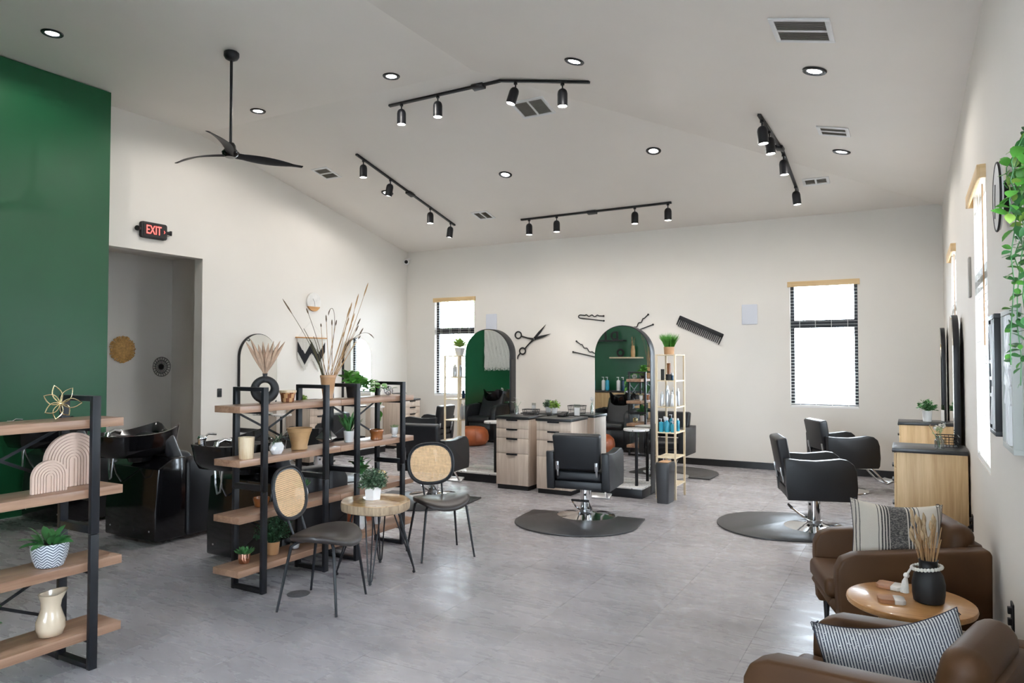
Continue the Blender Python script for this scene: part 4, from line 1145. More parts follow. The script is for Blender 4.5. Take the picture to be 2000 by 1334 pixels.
# ------------------------------------------------------------------ plants, pots, small things
def leaf_mesh(name, L, W, mat, droop=.3, fold=.15, seg=6, tip=1.0, base=.35):
    """leaf growing along +y, face up; midrib folded"""
    vs = []; fs = []
    for i in range(seg + 1):
        s = i / seg; w_ = W / 2 * (math.sin(PI * min(1, s * .92 + .04)) ** .8) * (1 if s > .1 else base)
        if i == seg: w_ = W * .01
        y = L * s * (1 - .25 * droop * s); z = -droop * L * s * s * .6
        vs += [(-w_, y, z + fold * w_), (0, y, z), (w_, y, z + fold * w_)]
    for i in range(seg):
        a = i * 3; fs += [(a, a + 1, a + 4, a + 3), (a + 1, a + 2, a + 5, a + 4)]
    m = MB().add(vs, fs).mesh(name, ang=80, fix=False); m.materials.append(mat); return m
def fat_leaf(name, L, W, mat, curl=.2):
    rings = []
    for i in range(6):
        s = i / 5; w_ = W / 2 * (.45 + .55 * math.sin(PI * (s * .8 + .12))) * (1 if s < .95 else .12); h = w_ * .35
        z = curl * L * s * s
        rings.append([(w_ * math.cos(2 * PI * k / 6), L * s, z + h * math.sin(2 * PI * k / 6)) for k in range(6)])
    m = MB().loft(rings).mesh(name, ang=70); m.materials.append(mat); return m
def put_leaf(parent, me, loc, az, el, sc=1.0, roll=0, name='leaf'):
    o = link(name, me, parent, loc); o.rotation_mode = 'XYZ'
    o.rotation_euler = (Matrix.Rotation(az, 3, 'Z') @ Matrix.Rotation(el, 3, 'X') @ Matrix.Rotation(roll, 3, 'Y')).to_euler()
    o.scale = (sc, sc, sc); return o
def pot(parent, prof, mat, soil_r, soil_z, n=28, name='pot', ang=40):
    p = MB().lathe(prof, n).build(name, mat, parent, ang=ang)
    if soil_r: MB().lathe([(0, soil_z - .004), (soil_r, soil_z - .004), (soil_r, soil_z), (0, soil_z + .003)], 18).build('soil', M['soil'], p)
    return p
def hollow(prof, th=.006):
    """outer profile (bottom to rim) closed with an inner wall"""
    return [(0, prof[0][1])] + prof + [(max(.001, r - th), z) for r, z in reversed(prof[1:])] + [(0, prof[0][1] + th)]
R_ = random.Random(21)
LM = {'broad': leaf_mesh('leaf', .10, .052, M['leafbright'], .5), 'big': leaf_mesh('leaf', .13, .062, M['leaf'], .45), 'blade': leaf_mesh('leaf', .15, .018, M['leaf'], .25, .3),
      'sword': leaf_mesh('leaf', .16, .026, M['leaf'], .12, .5), 'spider': leaf_mesh('leaf', .12, .008, M['leafgrey'], 1.0, .3, 7), 'spear': leaf_mesh('leaf', .095, .032, M['leaf'], .5, .3),
      'lime': leaf_mesh('leaf', .11, .05, M['leaflime'], .3, .25), 'succ': fat_leaf('leaf', .055, .018, M['leaf'], .25), 'pale': fat_leaf('leaf', .036, .011, M['leafpale'], .35),
      'aloe': fat_leaf('leaf', .085, .02, M['leaf'], .1), 'oval': leaf_mesh('leaf', .030, .020, M['leafbright'], .3, .2, 4), 'ovald': leaf_mesh('leaf', .030, .020, M['leaf'], .3, .2, 4)}
def rosette(parent, me, z, n, layers, el0, el1, r=.01, name='leaf', s0=1.0, s1=.55):
    k = 0
    for l in range(layers):
        f = l / max(1, layers - 1); cnt = max(3, int(n * (1 - .45 * f)))
        for i in range(cnt):
            a = 2 * PI * (i + .5 * l) / cnt + R_.uniform(-.15, .15)
            put_leaf(parent, me, (-math.sin(a) * r * (1 - f), math.cos(a) * r * (1 - f), z), a, rad(el0 + (el1 - el0) * f) + R_.uniform(-.08, .08), (s0 + (s1 - s0) * f) * R_.uniform(.9, 1.1), name=name)
def sprigs(n, rx, ry, rz, zc, leaf, mats_w=.012, seed=5, z0=0.0, twig=.0012):
    """dense small-leaved bush: twigs plus little leaves (one part)"""
    r = random.Random(seed); m = MB()
    for i in range(n):
        a = r.uniform(0, 2 * PI); p = r.uniform(-.5, 1); q = math.sqrt(max(0, 1 - p * p)) if p > 0 else 1
        tip = Vector((rx * q * math.cos(a), ry * q * math.sin(a), zc + rz * p)) * 1.0
        tip *= 1; base = Vector((tip.x * .12, tip.y * .12, z0)); mid = base.lerp(tip, .55) + Vector((0, 0, .015))
        m.tube([base, mid, tip], twig, 4, cap=False)
        for k in range(9):
            s = .35 + .65 * k / 8; c = base.lerp(mid, min(1, s / .55)) if s < .55 else mid.lerp(tip, (s - .55) / .45)
            e = Euler((r.uniform(-1, 1), r.uniform(-1, 1), r.uniform(0, 6.28))).to_matrix()
            L = leaf * r.uniform(.7, 1.25)
            m.add([c + e @ Vector(v) for v in ((0, 0, 0), (-L * .22, L * .5, .002), (0, L, 0), (L * .22, L * .5, .002))], [(0, 1, 2, 3)])
    return m

# --- near bookshelf
Z1, Z2, Z3, Z4 = 1.2928, .9298, .5518, .1968
t = thing('wire_flower', 'small gold wire flower on the top board of the left bookshelf', 'ornament', (-3.83, 2.085, Z1 + .004))
for k in range(7):
    a = 2 * PI * k / 7; up = .45 * math.sin(k * 2.2)
    d = Vector((.25 * math.cos(k * 1.7), math.cos(a), math.sin(a))).normalized(); s_ = d.cross(Vector((1, 0, 0))).normalized()
    c = Vector((0, 0, .083)); L = .083 if math.sin(a) < -.5 else .098
    pts = [c + d * L * (i / 8 if i <= 8 else (16 - i) / 8) + s_ * .024 * math.sin(PI * i / 8) for i in range(17)]
    MB().tube(pts, .0026, 6).build('petal_loop', M['gold'], t)
MB().sphere((0, 0, .083), .008, 10, 8).build('centre', M['gold'], t)
def rainbow(label, y, x, wd, hd, th, n, z, lean):
    t = thing('arch_ornament', label, 'ornament', (x, y, z), group='ribbed wooden arches')
    MB().prism([(p, q) for p, q in arch_poly(wd, hd, 0, 28)], -th / 2, th / 2 - .006, 'yz').build('back_panel', M['archwood'], t)
    st = wd / 2 / (n + .3)
    for i in range(n):
        ro = wd / 2 - st * i; ri = ro - st + .0035; zc = hd - wd / 2
        o_ = [(-ro, 0)] + [(-ro * math.cos(PI * k / 24), zc + ro * math.sin(PI * k / 24)) for k in range(25)] + [(ro, 0)]
        i_ = [(ri, 0)] + [(ri * math.cos(PI * k / 24), zc + ri * math.sin(PI * k / 24)) for k in range(25)] + [(-ri, 0)]
        MB().prism(o_ + i_, th / 2 - .006, th / 2, 'yz').build('rib', M['archwood'], t, smooth=False)
rainbow('tall ribbed blush arch on the second board of the left bookshelf', 2.205, -3.93, .29, .285, .022, 9, Z2, 0)
rainbow('small ribbed blush arch standing in front of the tall one', 2.045, -3.85, .17, .162, .022, 6, Z2, 0)
t = thing('potted_plant', 'leafy plant in a grey and white herringbone pot on the left bookshelf', 'plant', (-3.86, 2.06, Z3 + .0))
pot(t, hollow([(.055, 0), (.062, .003), (.078, .045), (.086, .09), (.088, .122)]), M['chevron'], .078, .105)
for i in range(26):
    a = R_.uniform(0, 2 * PI); put_leaf(t, LM['spear'], (.03 * math.cos(a + 1.57), .03 * math.sin(a + 1.57), .11), a, rad(R_.uniform(15, 75)), R_.uniform(.8, 1.35), R_.uniform(-.5, .5))
t = thing('pitcher', 'small cream glazed pitcher on the lowest board of the left bookshelf', 'pitcher', (-3.86, 2.07, Z4)); 
prof = [(.035, 0), (.055, .006), (.066, .04), (.066, .075), (.052, .115), (.044, .145), (.046, .175), (.055, .205), (.057, .212)]
m = MB(); m.lathe(hollow(prof, .005), 32)
m.v = [(x, y + (.022 * max(0, (z - .16) / .05) * max(0, y / .055) ** 2 if z > .16 else 0), z + (.010 * max(0, (z - .18) / .03) * max(0, y / .055) if z > .18 else 0)) for x, y, z in m.v]
m.build('body', M['cream'], t, ang=60)

t = thing('potted_plant', 'leafy plant at the left picture edge on the lowest board of the left bookshelf', 'plant', (-3.87, 1.77, Z4))
pot(t, hollow([(.045, 0), (.05, .003), (.062, .10), (.065, .11)]), M['whiteceram'], .056, .10)
for i in range(18):
    a = R_.uniform(0, 2 * PI); put_leaf(t, LM['big'], (R_.uniform(-.02, .02), R_.uniform(-.02, .02), R_.uniform(.10, .16)), a, rad(R_.uniform(20, 80)), R_.uniform(.7, 1.0), R_.uniform(-.5, .5))
# --- middle bookshelf, top board
t = thing('ring_vase', 'matte black ring-shaped vase holding pampas plumes on the top board', 'vase', (-4.04, 3.605, Z1), rad(-38))
m = MB(); n1 = 32
pts = [(0, .068 * math.sin(2 * PI * i / n1), .106 + .068 * math.cos(2 * PI * i / n1)) for i in range(n1)]
m.tube(pts, [.030 + .006 * math.cos(PI + 2 * PI * i / n1) * 1 for i in range(n1)], 16, closed=True)
m.lathe([(.030, .158), (.026, .172), (.018, .185), (.0155, .205), (.019, .216), (.016, .216), (.013, .20), (0, .195)], 20)
m.lathe([(0, 0), (.034, 0), (.038, .006), (.03, .018), (0, .02)], 20).build('body', M['blackmatte'], t, ang=70)
for k, (dy, dx, h) in enumerate([(-.135, .02, .235), (-.10, -.03, .255), (-.05, .03, .215), (-.015, -.02, .235), (.02, .02, .225), (.06, -.03, .24), (.10, .03, .24), (.135, 0, .235), (-.08, .05, .20), (.045, .05, .20)]):
    b = Vector((0, dy * .05, .205)); e = Vector((dx, dy, .21 + h)); md = b.lerp(e, .5) + Vector((0, -dy * .10, .0))
    p = [b, b.lerp(md, .5), md, md.lerp(e, .5), e]; m = MB()
    P2 = []
    for i in range(9):
        s = i / 8; P2.append((1 - s) ** 2 * b + 2 * s * (1 - s) * md + s * s * e)
    m.tube(P2, [.0015, .003, .009, .0125, .014, .0135, .011, .007, .001], 8)
    m.build('plume', M['pampas'], t)
t = thing('wood_bowl', 'small pieced wood bowl beside the ring vase', 'bowl', (-4.05, 3.83, Z1))
MB().lathe(hollow([(.042, 0), (.046, .004), (.052, .05), (.058, .068), (.061, .072), (.061, .086)], .006), 32).build('body', M['piecewood'], t)
MB().lathe([(.0585, .0705), (.0625, .0715), (.0625, .0865), (.0585, .0875)], 32).build('rim', M['beigewood'], t)
t = thing('tall_vase', 'tall tan ceramic vase of dried grasses on the top board', 'vase', (-4.085, 4.285, Z1))
MB().lathe(hollow([(.040, 0), (.043, .005), (.040, .014), (.052, .10), (.060, .172), (.063, .174), (.063, .186), (.060, .192)], .008), 36).build('body', M['tanceram'], t)
def stem(p1, bend, r, head=None, hm=None, mat='straw'):
    b = Vector((R_.uniform(-.03, .03), R_.uniform(-.03, .03), .06)); e = Vector(p1); md = b.lerp(e, .5) + Vector(bend)
    pts = [(1 - s) ** 2 * b + 2 * s * (1 - s) * md + s * s * e for s in [i / 10 for i in range(11)]]
    o = MB().tube(pts, [r * (1 - .4 * i / 10) for i in range(11)], 6).build('grass_stem', M[mat], t)
    if head:
        d = (pts[-1] - pts[-2]).normalized(); a = pts[-1] - d * .01
        MB().tube([a, a + d * head * .35, a + d * head * .8, a + d * head], [.002, .0058, .0045, .0008], 7).build('seed_head', M[hm or 'straw'], o)
# image-right is (+x,+y)/sqrt2 here: u = along the view's right, v = away, h = height over the board
def uv(u, h, v=0): return (u * .62 + v * -.78, u * .78 + v * .62, h)
for u, h, b, hd, hm, ml in [(-.285, .685, .03, .14, 'strawdark', 'olive'), (-.155, .69, .02, .05, 'strawdark', 'strawdark'), (-.02, .625, 0, .06, 'strawdark', 'straw'), (.03, .60, 0, .05, 'strawdark', 'straw'), (.065, .60, 0, .05, 'strawdark', 'straw'),
        (-.06, .585, 0, .03, 'strawdark', 'straw'), (.15, .66, -.01, .10, 'straw', 'straw'), (.175, .70, -.01, .10, 'straw', 'straw'), (.205, .735, -.01, .13, 'straw', 'straw'), (.28, .84, -.02, .12, 'straw', 'straw'), (.19, .62, -.01, .09, 'straw', 'straw'),
        (.165, .55, -.01, .07, 'straw', 'straw'), (.215, .55, -.01, .06, 'strawdark', 'straw'), (.235, .60, -.01, .07, 'strawdark', 'straw'), (.26, .525, -.01, .07, 'strawdark', 'straw'), (.24, .48, -.01, .05, 'strawdark', 'straw'), (.14, .59, 0, .08, 'straw', 'straw'), (.12, .50, 0, .06, 'straw', 'straw')]:
    stem(uv(u, h, R_.uniform(-.05, .05)), uv(-b * 1.5 if u > 0 else b, .03), .003, hd, hm, ml)
for u, h, wd in ((-.19, .56, .016), (-.14, .47, .018), (-.115, .50, .016), (-.09, .40, .018)):
    b = Vector((-.01, -.02, .10)); e = Vector(uv(u, h, .02)); vs = []; fs = []
    for i in range(9):
        s = i / 8; p = b.lerp(e, s) + Vector((0, 0, .05 * math.sin(PI * s))); w_ = wd * (.5 + .5 * math.sin(PI * min(1, s + .2))) * (1 - .9 * s ** 4)
        vs += [p + Vector((-.3 * w_, .95 * w_, 0)) * .5, p - Vector((-.3 * w_, .95 * w_, 0)) * .5, p + Vector((.003, 0, .004))]
    for i in range(8): a = 3 * i; fs += [(a, a + 2, a + 5, a + 3), (a + 2, a + 1, a + 4, a + 5)]
    MB().add(vs, fs).build('dried_leaf', M['olive'], t, ang=80)
for bb in ([uv(.0, .19), uv(.09, .72), uv(.045, .78), uv(.005, .74), uv(.0, .67)], [uv(.03, .19), uv(.14, .48), uv(.26, .57), uv(.32, .56), uv(.37, .49)]):
    P2 = []
    for i in range(17):
        s = i / 16; n = len(bb) - 1; q = Vector((0, 0, 0))
        for k, c in enumerate(bb): q += Vector(c) * math.comb(n, k) * s ** k * (1 - s) ** (n - k)
        P2.append(q)
    MB().tube(P2, [.0018] * 13 + [.003, .0045, .004, .001], 6).build('curved_stem', M['strawdark'], t)
t = thing('trailing_plant', 'bright green trailing plant in a small black pot on the top board', 'plant', (-4.09, 4.565, Z1))
pot(t, hollow([(.032, 0), (.035, .003), (.044, .085), (.046, .088)]), M['blackmatte'], .04, .078)
for i in range(64):
    a = R_.uniform(0, 2 * PI); put_leaf(t, LM['broad'], (R_.uniform(-.05, .05), R_.uniform(-.05, .06), R_.uniform(.085, .19)), a, rad(R_.uniform(-5, 75)), R_.uniform(.65, 1.05), R_.uniform(-.5, .5))
for k in range(9):
    y1 = .12 + .036 * k; x1 = R_.uniform(-.07, .09); pts = [(0, .02, .09), (x1 * .4, y1 * .4, .13), (x1, y1, .045 + .02 * (k % 2))]
    MB().tube(pts, .0022, 5).build('vine', M['leaf'], t)
    for i in range(9):
        s = .3 + .7 * i / 8; p = Vector(pts[0]).lerp(Vector(pts[1]), min(1, s * 2)) if s < .5 else Vector(pts[1]).lerp(Vector(pts[2]), (s - .5) * 2)
        put_leaf(t, LM['broad'], p + Vector((0, 0, .006)), R_.uniform(0, 6.28), rad(R_.uniform(5, 60)), R_.uniform(.6, .95), R_.uniform(-.4, .4))
hang = [(.0, .36, .06), (-.07, .47, .05), (-.125, .51, -.0), (-.128, .515, -.10), (-.125, .52, -.20)]
MB().tube(hang, .002, 5).build('vine', M['leaf'], t)
for p, a in (((-.06, .46, .06), 1.0), ((-.13, .515, -.03), .6), ((-.13, .515, -.06), 1.6), ((-.13, .515, -.10), 1.2), ((-.13, .515, -.14), .2), ((-.13, .52, -.19), 1.0), ((-.03, .42, .065), .4)):
    put_leaf(t, LM['broad'], p, a, rad(-50 if p[2] < .02 else 10), .85)
def wire_orb(name, label, loc, r, mat, tr):
    t = thing(name, label, 'ornament', loc, group=None); m = MB()
    for k in range(7):
        q = Euler((R_.uniform(0, 3.1), R_.uniform(0, 3.1), R_.uniform(0, 3.1))).to_matrix()
        m.tube([q @ Vector((r * math.cos(2 * PI * i / 28), r * math.sin(2 * PI * i / 28), 0)) + Vector((0, 0, r + tr)) for i in range(28)], tr, 6, closed=True)
    m.build('wire_rings', mat, t)
wire_orb('wire_orb', 'silver wire orb at the far end of the top board', (-4.085, 5.045, Z1), .039, M['steel'], .0032)
# second board
t = thing('wood_cup', 'pale spalted wood cup at the near end of the second board', 'cup', (-3.98, 3.395, Z2))
MB().lathe(hollow([(.044, 0), (.047, .004), (.051, .08), (.054, .148)], .006), 30).build('body', M['beigewood'], t)
def facet_pot(prof, n): 
    m = MB(); rings = []
    for j, (r, z) in enumerate(prof): rings.append([(r * math.cos(2 * PI * (i + .5 * (j % 2)) / n), r * math.sin(2 * PI * (i + .5 * (j % 2)) / n), z) for i in range(n)])
    vs = [p for q in rings for p in q]; fs = []
    for j in range(len(rings) - 1):
        for i in range(n):
            k = (i + 1) % n; a, b, c, d = j * n + i, j * n + k, (j + 1) * n + i, (j + 1) * n + k
            if j % 2 == 0: fs += [(a, b, c), (b, d, c)]
            else: fs += [(a, d, c), (a, b, d)]
    fs.append(tuple(reversed(range(n)))); L = (len(rings) - 1) * n; fs.append(tuple(L + i for i in range(n)))
    return m.add(vs, fs)
t = thing('potted_plant', 'spider plant in a white faceted pot on the second board', 'plant', (-4.0, 3.68, Z2))
facet_pot([(.034, 0), (.052, .03), (.052, .055), (.038, .082)], 9).build('pot', M['whiteceram'], t, smooth=False)
for i in range(30):
    a = R_.uniform(0, 6.28); put_leaf(t, LM['spider'], (.012 * math.cos(a), .012 * math.sin(a), .08), a, rad(R_.uniform(25, 80)), R_.uniform(.7, 1.25))
t = thing('clay_pot', 'large empty tan clay pot on the second board', 'pot', (-4.04, 3.94, Z2))
MB().lathe(hollow([(.052, 0), (.060, .004), (.061, .016), (.058, .026), (.074, .10), (.086, .135), (.089, .137), (.092, .160), (.095, .164)], .008), 36).build('body', M['terra'], t)
t = thing('faceted_terrarium', 'mirrored faceted geometric bowl behind the frame post on the second board', 'ornament', (-4.06, 4.245, Z2 + .003))
vs = [(0, 0, 0), (.03, -.03, .0), (.045, .075, .055), (-.045, .075, .055), (.05, -.075, .055), (-.05, -.075, .055), (.0, .045, .115), (0, -.045, .115), (.055, 0, .04), (-.055, 0, .04)]
MB().add(vs, [(0, 8, 2), (0, 2, 3), (0, 3, 9), (0, 9, 5), (0, 5, 4), (0, 4, 8), (8, 6, 2), (2, 6, 3), (3, 6, 9), (9, 7, 5), (5, 7, 4), (4, 7, 8), (8, 9, 6), (8, 7, 9)]).build('facets', M['steel'], t, smooth=False)
m = MB()
for a, b in ((0, 2), (0, 3), (0, 4), (0, 5), (2, 6), (3, 6), (4, 7), (5, 7), (8, 6), (8, 7), (2, 3), (4, 5), (2, 8), (4, 8)): m.cyl(vs[a], vs[b], .0022, n=6)
m.build('edge_wires', M['black'], t)
t = thing('potted_plant', 'sword-leaved plant in a plain white pot on the second board', 'plant', (-4.06, 4.505, Z2))
pot(t, hollow([(.036, 0), (.038, .003), (.043, .085), (.044, .092)]), M['whiteceram'], .038, .082)
for i in range(22):
    a = R_.uniform(0, 6.28); put_leaf(t, LM['sword'], (.014 * math.cos(a + 1.57), .014 * math.sin(a + 1.57), .08), a, rad(R_.uniform(45, 88)), R_.uniform(.75, 1.2), R_.uniform(-.4, .4))
t = thing('glazed_pot', 'squat brown glazed pot near the far end of the second board', 'pot', (-3.975, 4.755, Z2))
MB().lathe(hollow([(.048, 0), (.053, .006), (.052, .02), (.052, .05), (.060, .066), (.062, .078), (.058, .088)], .007), 34).build('body', M['brownglaze'], t)
t = thing('potted_plant', 'tiny pale succulent in a white footed cup at the far end of the second board', 'plant', (-3.985, 5.005, Z2))
pot(t, hollow([(.024, 0), (.026, .004), (.018, .014), (.020, .02), (.031, .034), (.033, .06), (.034, .085)]), M['whiteceram'], .029, .078)
rosette(t, LM['pale'], .08, 12, 3, 20, 70, .014)
# third board
t = thing('potted_plant', 'aloe-like succulent in a white diamond-textured pot on the third board', 'plant', (-4.06, 3.985, Z3))
facet_pot([(.036, 0), (.046, .012), (.050, .03), (.051, .045), (.049, .06), (.044, .075), (.038, .085)], 12).build('pot', M['whiteceram'], t, smooth=False)
rosette(t, LM['aloe'], .08, 9, 3, 35, 85, .012, s0=.95, s1=.9)
t = thing('clay_bowl', 'small brown clay bowl half hidden by the first frame post on the third board', 'bowl', (-4.10, 3.635, Z3))
MB().lathe(hollow([(.04, 0), (.046, .004), (.058, .05), (.060, .065)], .006), 28).build('body', M['brownglaze'], t)
t = thing('potted_plant', 'broad-leaved green plant in a white pot on the third board', 'plant', (-4.08, 4.66, Z3))
pot(t, hollow([(.036, 0), (.04, .003), (.047, .09), (.049, .096)]), M['whiteceram'], .042, .085)
for i in range(24):
    a = R_.uniform(0, 6.28); el = R_.uniform(25, 85); h = R_.uniform(.09, .19)
    o = put_leaf(t, LM['big'], (R_.uniform(-.03, .03), R_.uniform(-.03, .03), h), a, rad(el), R_.uniform(.65, 1.0), R_.uniform(-.5, .5))
wire_orb('wire_orb', 'gold wire orb behind the hexagonal planter, on the third board', (-4.10, 4.975, Z3), .039, M['gold'], .004)
# lowest board
t = thing('potted_plant', 'green succulent in a shiny copper cup at the near end of the lowest board', 'plant', (-4.06, 3.455, Z4))
pot(t, hollow([(.032, 0), (.036, .004), (.041, .04), (.040, .07)]), M['copper'], .036, .06)
rosette(t, LM['succ'], .062, 11, 4, 10, 75, .012, s0=1.25, s1=.7)
t = thing('potted_plant', 'bushy fine-leaved plant in a tan clay pot on the lowest board', 'plant', (-4.065, 3.715, Z4))
pot(t, hollow([(.038, 0), (.040, .003), (.048, .085), (.050, .092)]), M['tanceram'], .043, .085)
sprigs(90, .105, .14, .12, .17, .022, seed=4, z0=.085).build('foliage', M['leafdark'], t, kind='stuff')
t = thing('glass_bowl', 'little silvery glass bowl on the lowest board behind the near cane chair', 'bowl', (-4.04, 3.90, Z4))
MB().lathe(hollow([(.02, 0), (.032, .004), (.036, .03), (.030, .045)], .004), 22).build('body', M['steel'], t)
t = thing('faceted_vase', 'tall white faceted vase on the lowest board behind the live-edge table', 'vase', (-4.04, 4.62, Z4))
facet_pot([(.04, 0), (.062, .05), (.05, .12), (.03, .165)], 6).build('body', M['whiteceram'], t, smooth=False)
t = thing('potted_plant', 'small green plant in a white pot on the lowest board behind the live-edge table', 'plant', (-4.05, 4.845, Z4))
pot(t, hollow([(.035, 0), (.038, .003), (.044, .085), (.046, .09)]), M['whiteceram'], .04, .08)
rosette(t, LM['sword'], .08, 8, 3, 40, 85, .012, s0=.95, s1=.8)
# hexagonal planter on the slice table
t = thing('potted_plant', 'grey-green bushy plant in a white hexagonal planter on the live-edge table', 'plant', (-3.575, 4.235, .5515), rad(12))
m = MB().lathe(hollow([(.058, 0), (.060, .002), (.072, .095), (.072, .098)], .005), 6); m.build('pot', M['whiteceram'], t, smooth=False)
MB().lathe([(0, .084), (.062, .084), (.062, .088), (0, .09)], 6).build('soil', M['soil'], t)
sprigs(95, .105, .105, .10, .135, .026, seed=8, z0=.088).build('foliage', M['leafgrey'], t, kind='stuff')
sprigs(45, .10, .10, .09, .13, .026, seed=9, z0=.088).build('foliage', M['leafdark'], t, kind='stuff')

# ------------------------------------------------------------------ pale wood towers with products
def make_tower(label, x0, x1, y0, y1):
    t = thing('shelf_tower', label, 'shelf', ((x0 + x1) / 2, (y0 + y1) / 2, 0), group='pale wood shelf towers')
    hx, hy = (x1 - x0) / 2, (y1 - y0) / 2; p = .011
    for sx in (-1, 1):
        for sy in (-1, 1):
            MB().bb(sx * (hx - p) - p, sx * (hx - p) + p, sy * (hy - p) - p, sy * (hy - p) + p, 0, 1.66).build('post', M['bamboo'], t, bevel=.001)
    for z in (1.671, 1.37, 1.063, .768, .48, .165):
        if z > 1.6: MB().bb(-hx, hx, -hy, hy, 1.66, 1.672).build('shelf_board', M['bamboo'], t, bevel=.001)
        else:
            bd = MB().bb(-hx + .0225, hx - .0225, -hy + .002, hy - .002, z - .010, z).build('shelf_board', M['bamboo'], t, smooth=False)
            for s in (-1, 1): MB().bb(s * (hx - .011) - .005, s * (hx - .011) + .005, -hy + .0225, hy - .0225, z - .014, z + .003).build('side_rail', M['bamboo'], bd, smooth=False)
    return t
make_tower('tall pale wood tower right of the right arched mirror, behind the black bin', -2.612, -2.372, 8.10, 8.50)
make_tower('tall pale wood tower in front of the left window, beside the left arched mirror', -5.775, -5.525, 8.36, 8.78)
def bottle(name, label, cat, x, y, z, r, h, mat, kind='can', group=None, capm='white'):
    z += .0007
    t = thing(name, label, cat, (x, y, z), group=group)
    if kind == 'can':
        MB().lathe([(0, 0), (r * .96, 0), (r, .004), (r, h * .78), (r * .8, h * .83), (r * .55, h * .85), (0, h * .85)], 18).build('body', M[mat], t)
        MB().lathe([(0, h * .85), (r * .55, h * .85), (r * .5, h), (0, h)], 14).build('cap', M[capm], t)
    elif kind == 'pump':
        MB().lathe([(0, 0), (r * .96, 0), (r, .004), (r, h * .68), (r * .7, h * .74), (r * .32, h * .77), (0, h * .77)], 18).build('body', M[mat], t)
        MB().cyl((0, 0, h * .77), (0, 0, h * .95), r * .16, n=8).box((-r * .35, 0, h * .965), (r * 1.2, r * .4, h * .045)).build('pump_head', M[capm], t)
    elif kind == 'spray':
        MB().lathe([(0, 0), (r * .96, 0), (r, .004), (r * .95, h * .6), (r * .4, h * .75), (r * .35, h * .8), (0, h * .8)], 18).build('body', M[mat], t)
        MB().box((-r * .3, 0, h * .9), (r * 1.5, r * .55, h * .18)).box((-r * .8, 0, h * .78), (r * .2, r * .3, h * .14)).build('trigger', M[capm], t, bevel=.002)
    elif kind == 'jar':
        MB().lathe([(0, 0), (r, 0), (r, h * .7), (0, h * .7)], 20).build('body', M[mat], t)
        MB().lathe([(0, h * .7), (r * 1.04, h * .7), (r * 1.04, h), (0, h)], 20).build('lid', M[capm], t)
    elif kind == 'tube':
        MB().loft([[(r * .9 * math.cos(a), r * .9 * math.sin(a), 0) for a in [2 * PI * i / 14 for i in range(14)]], [(r * .9 * math.cos(a), r * .9 * math.sin(a), h * .25) for a in [2 * PI * i / 14 for i in range(14)]], [(r * math.cos(a), r * .25 * math.sin(a), h) for a in [2 * PI * i / 14 for i in range(14)]]]).build('body', M[mat], t)
    return t
G = 'silver hair spray cans on the right tower'
for (x, y, r, h, k, lb) in [(-2.565, 8.20, .021, .175, 'can', 'slim silver can at the left front of the spray cans on the right tower'), (-2.525, 8.28, .022, .245, 'can', 'silver can second from the left on the right tower'), (-2.49, 8.17, .025, .235, 'can', 'tallest front silver can in the middle of the right tower'),
        (-2.445, 8.26, .022, .225, 'can', 'silver can behind the middle one on the right tower'), (-2.435, 8.16, .022, .175, 'can', 'short silver can in front at the right of the right tower'), (-2.42, 8.36, .020, .21, 'can', 'white-capped silver can at the right back of the right tower'), (-2.415, 8.24, .016, .155, 'can', 'smallest silver can at the right edge of the right tower')]:
    bottle('spray_can', lb, 'bottle', x, y, 1.063, r, h, 'silver', k, G)
for (x, y, r, h, mt, k, lb) in [(-2.565, 8.17, .028, .155, 'blue', 'pump', 'teal pump bottle at the left front of the right tower'), (-2.54, 8.27, .027, .175, 'blue', 'spray', 'teal bottle at the left back of the right tower'), (-2.495, 8.17, .030, .17, 'blue', 'spray', 'wide teal bottle in the middle front of the right tower'),
        (-2.475, 8.28, .028, .20, 'blue', 'pump', 'tall teal pump bottle in the middle back of the right tower'), (-2.435, 8.25, .024, .16, 'navy', 'spray', 'navy spray bottle on the right tower'), (-2.425, 8.165, .025, .125, 'blue', 'pump', 'short teal bottle at the right of the right tower'), (-2.42, 8.35, .021, .15, 'blue', 'can', 'slim teal bottle at the right back of the right tower')]:
    bottle('product_bottle', lb, 'bottle', x, y, .768, r, h, mt, k, 'teal bottles on the right tower')
bottle('product_tube', 'upright black tube on the right tower', 'tube', -2.555, 8.20, 1.37, .022, .13, 'blackmatte', 'tube')
bottle('product_tube', 'tall dark red tube on the right tower', 'tube', -2.51, 8.30, 1.37, .024, .20, 'brownglaze', 'tube')
bottle('product_jar', 'round black jar on the right tower', 'jar', -2.48, 8.19, 1.37, .032, .07, 'blackmatte', 'jar', capm='blackmatte')
bottle('product_jar', 'ridged dark jar with a silver lid on the right tower', 'jar', -2.432, 8.22, 1.37, .030, .085, 'navy', 'jar', capm='silver')
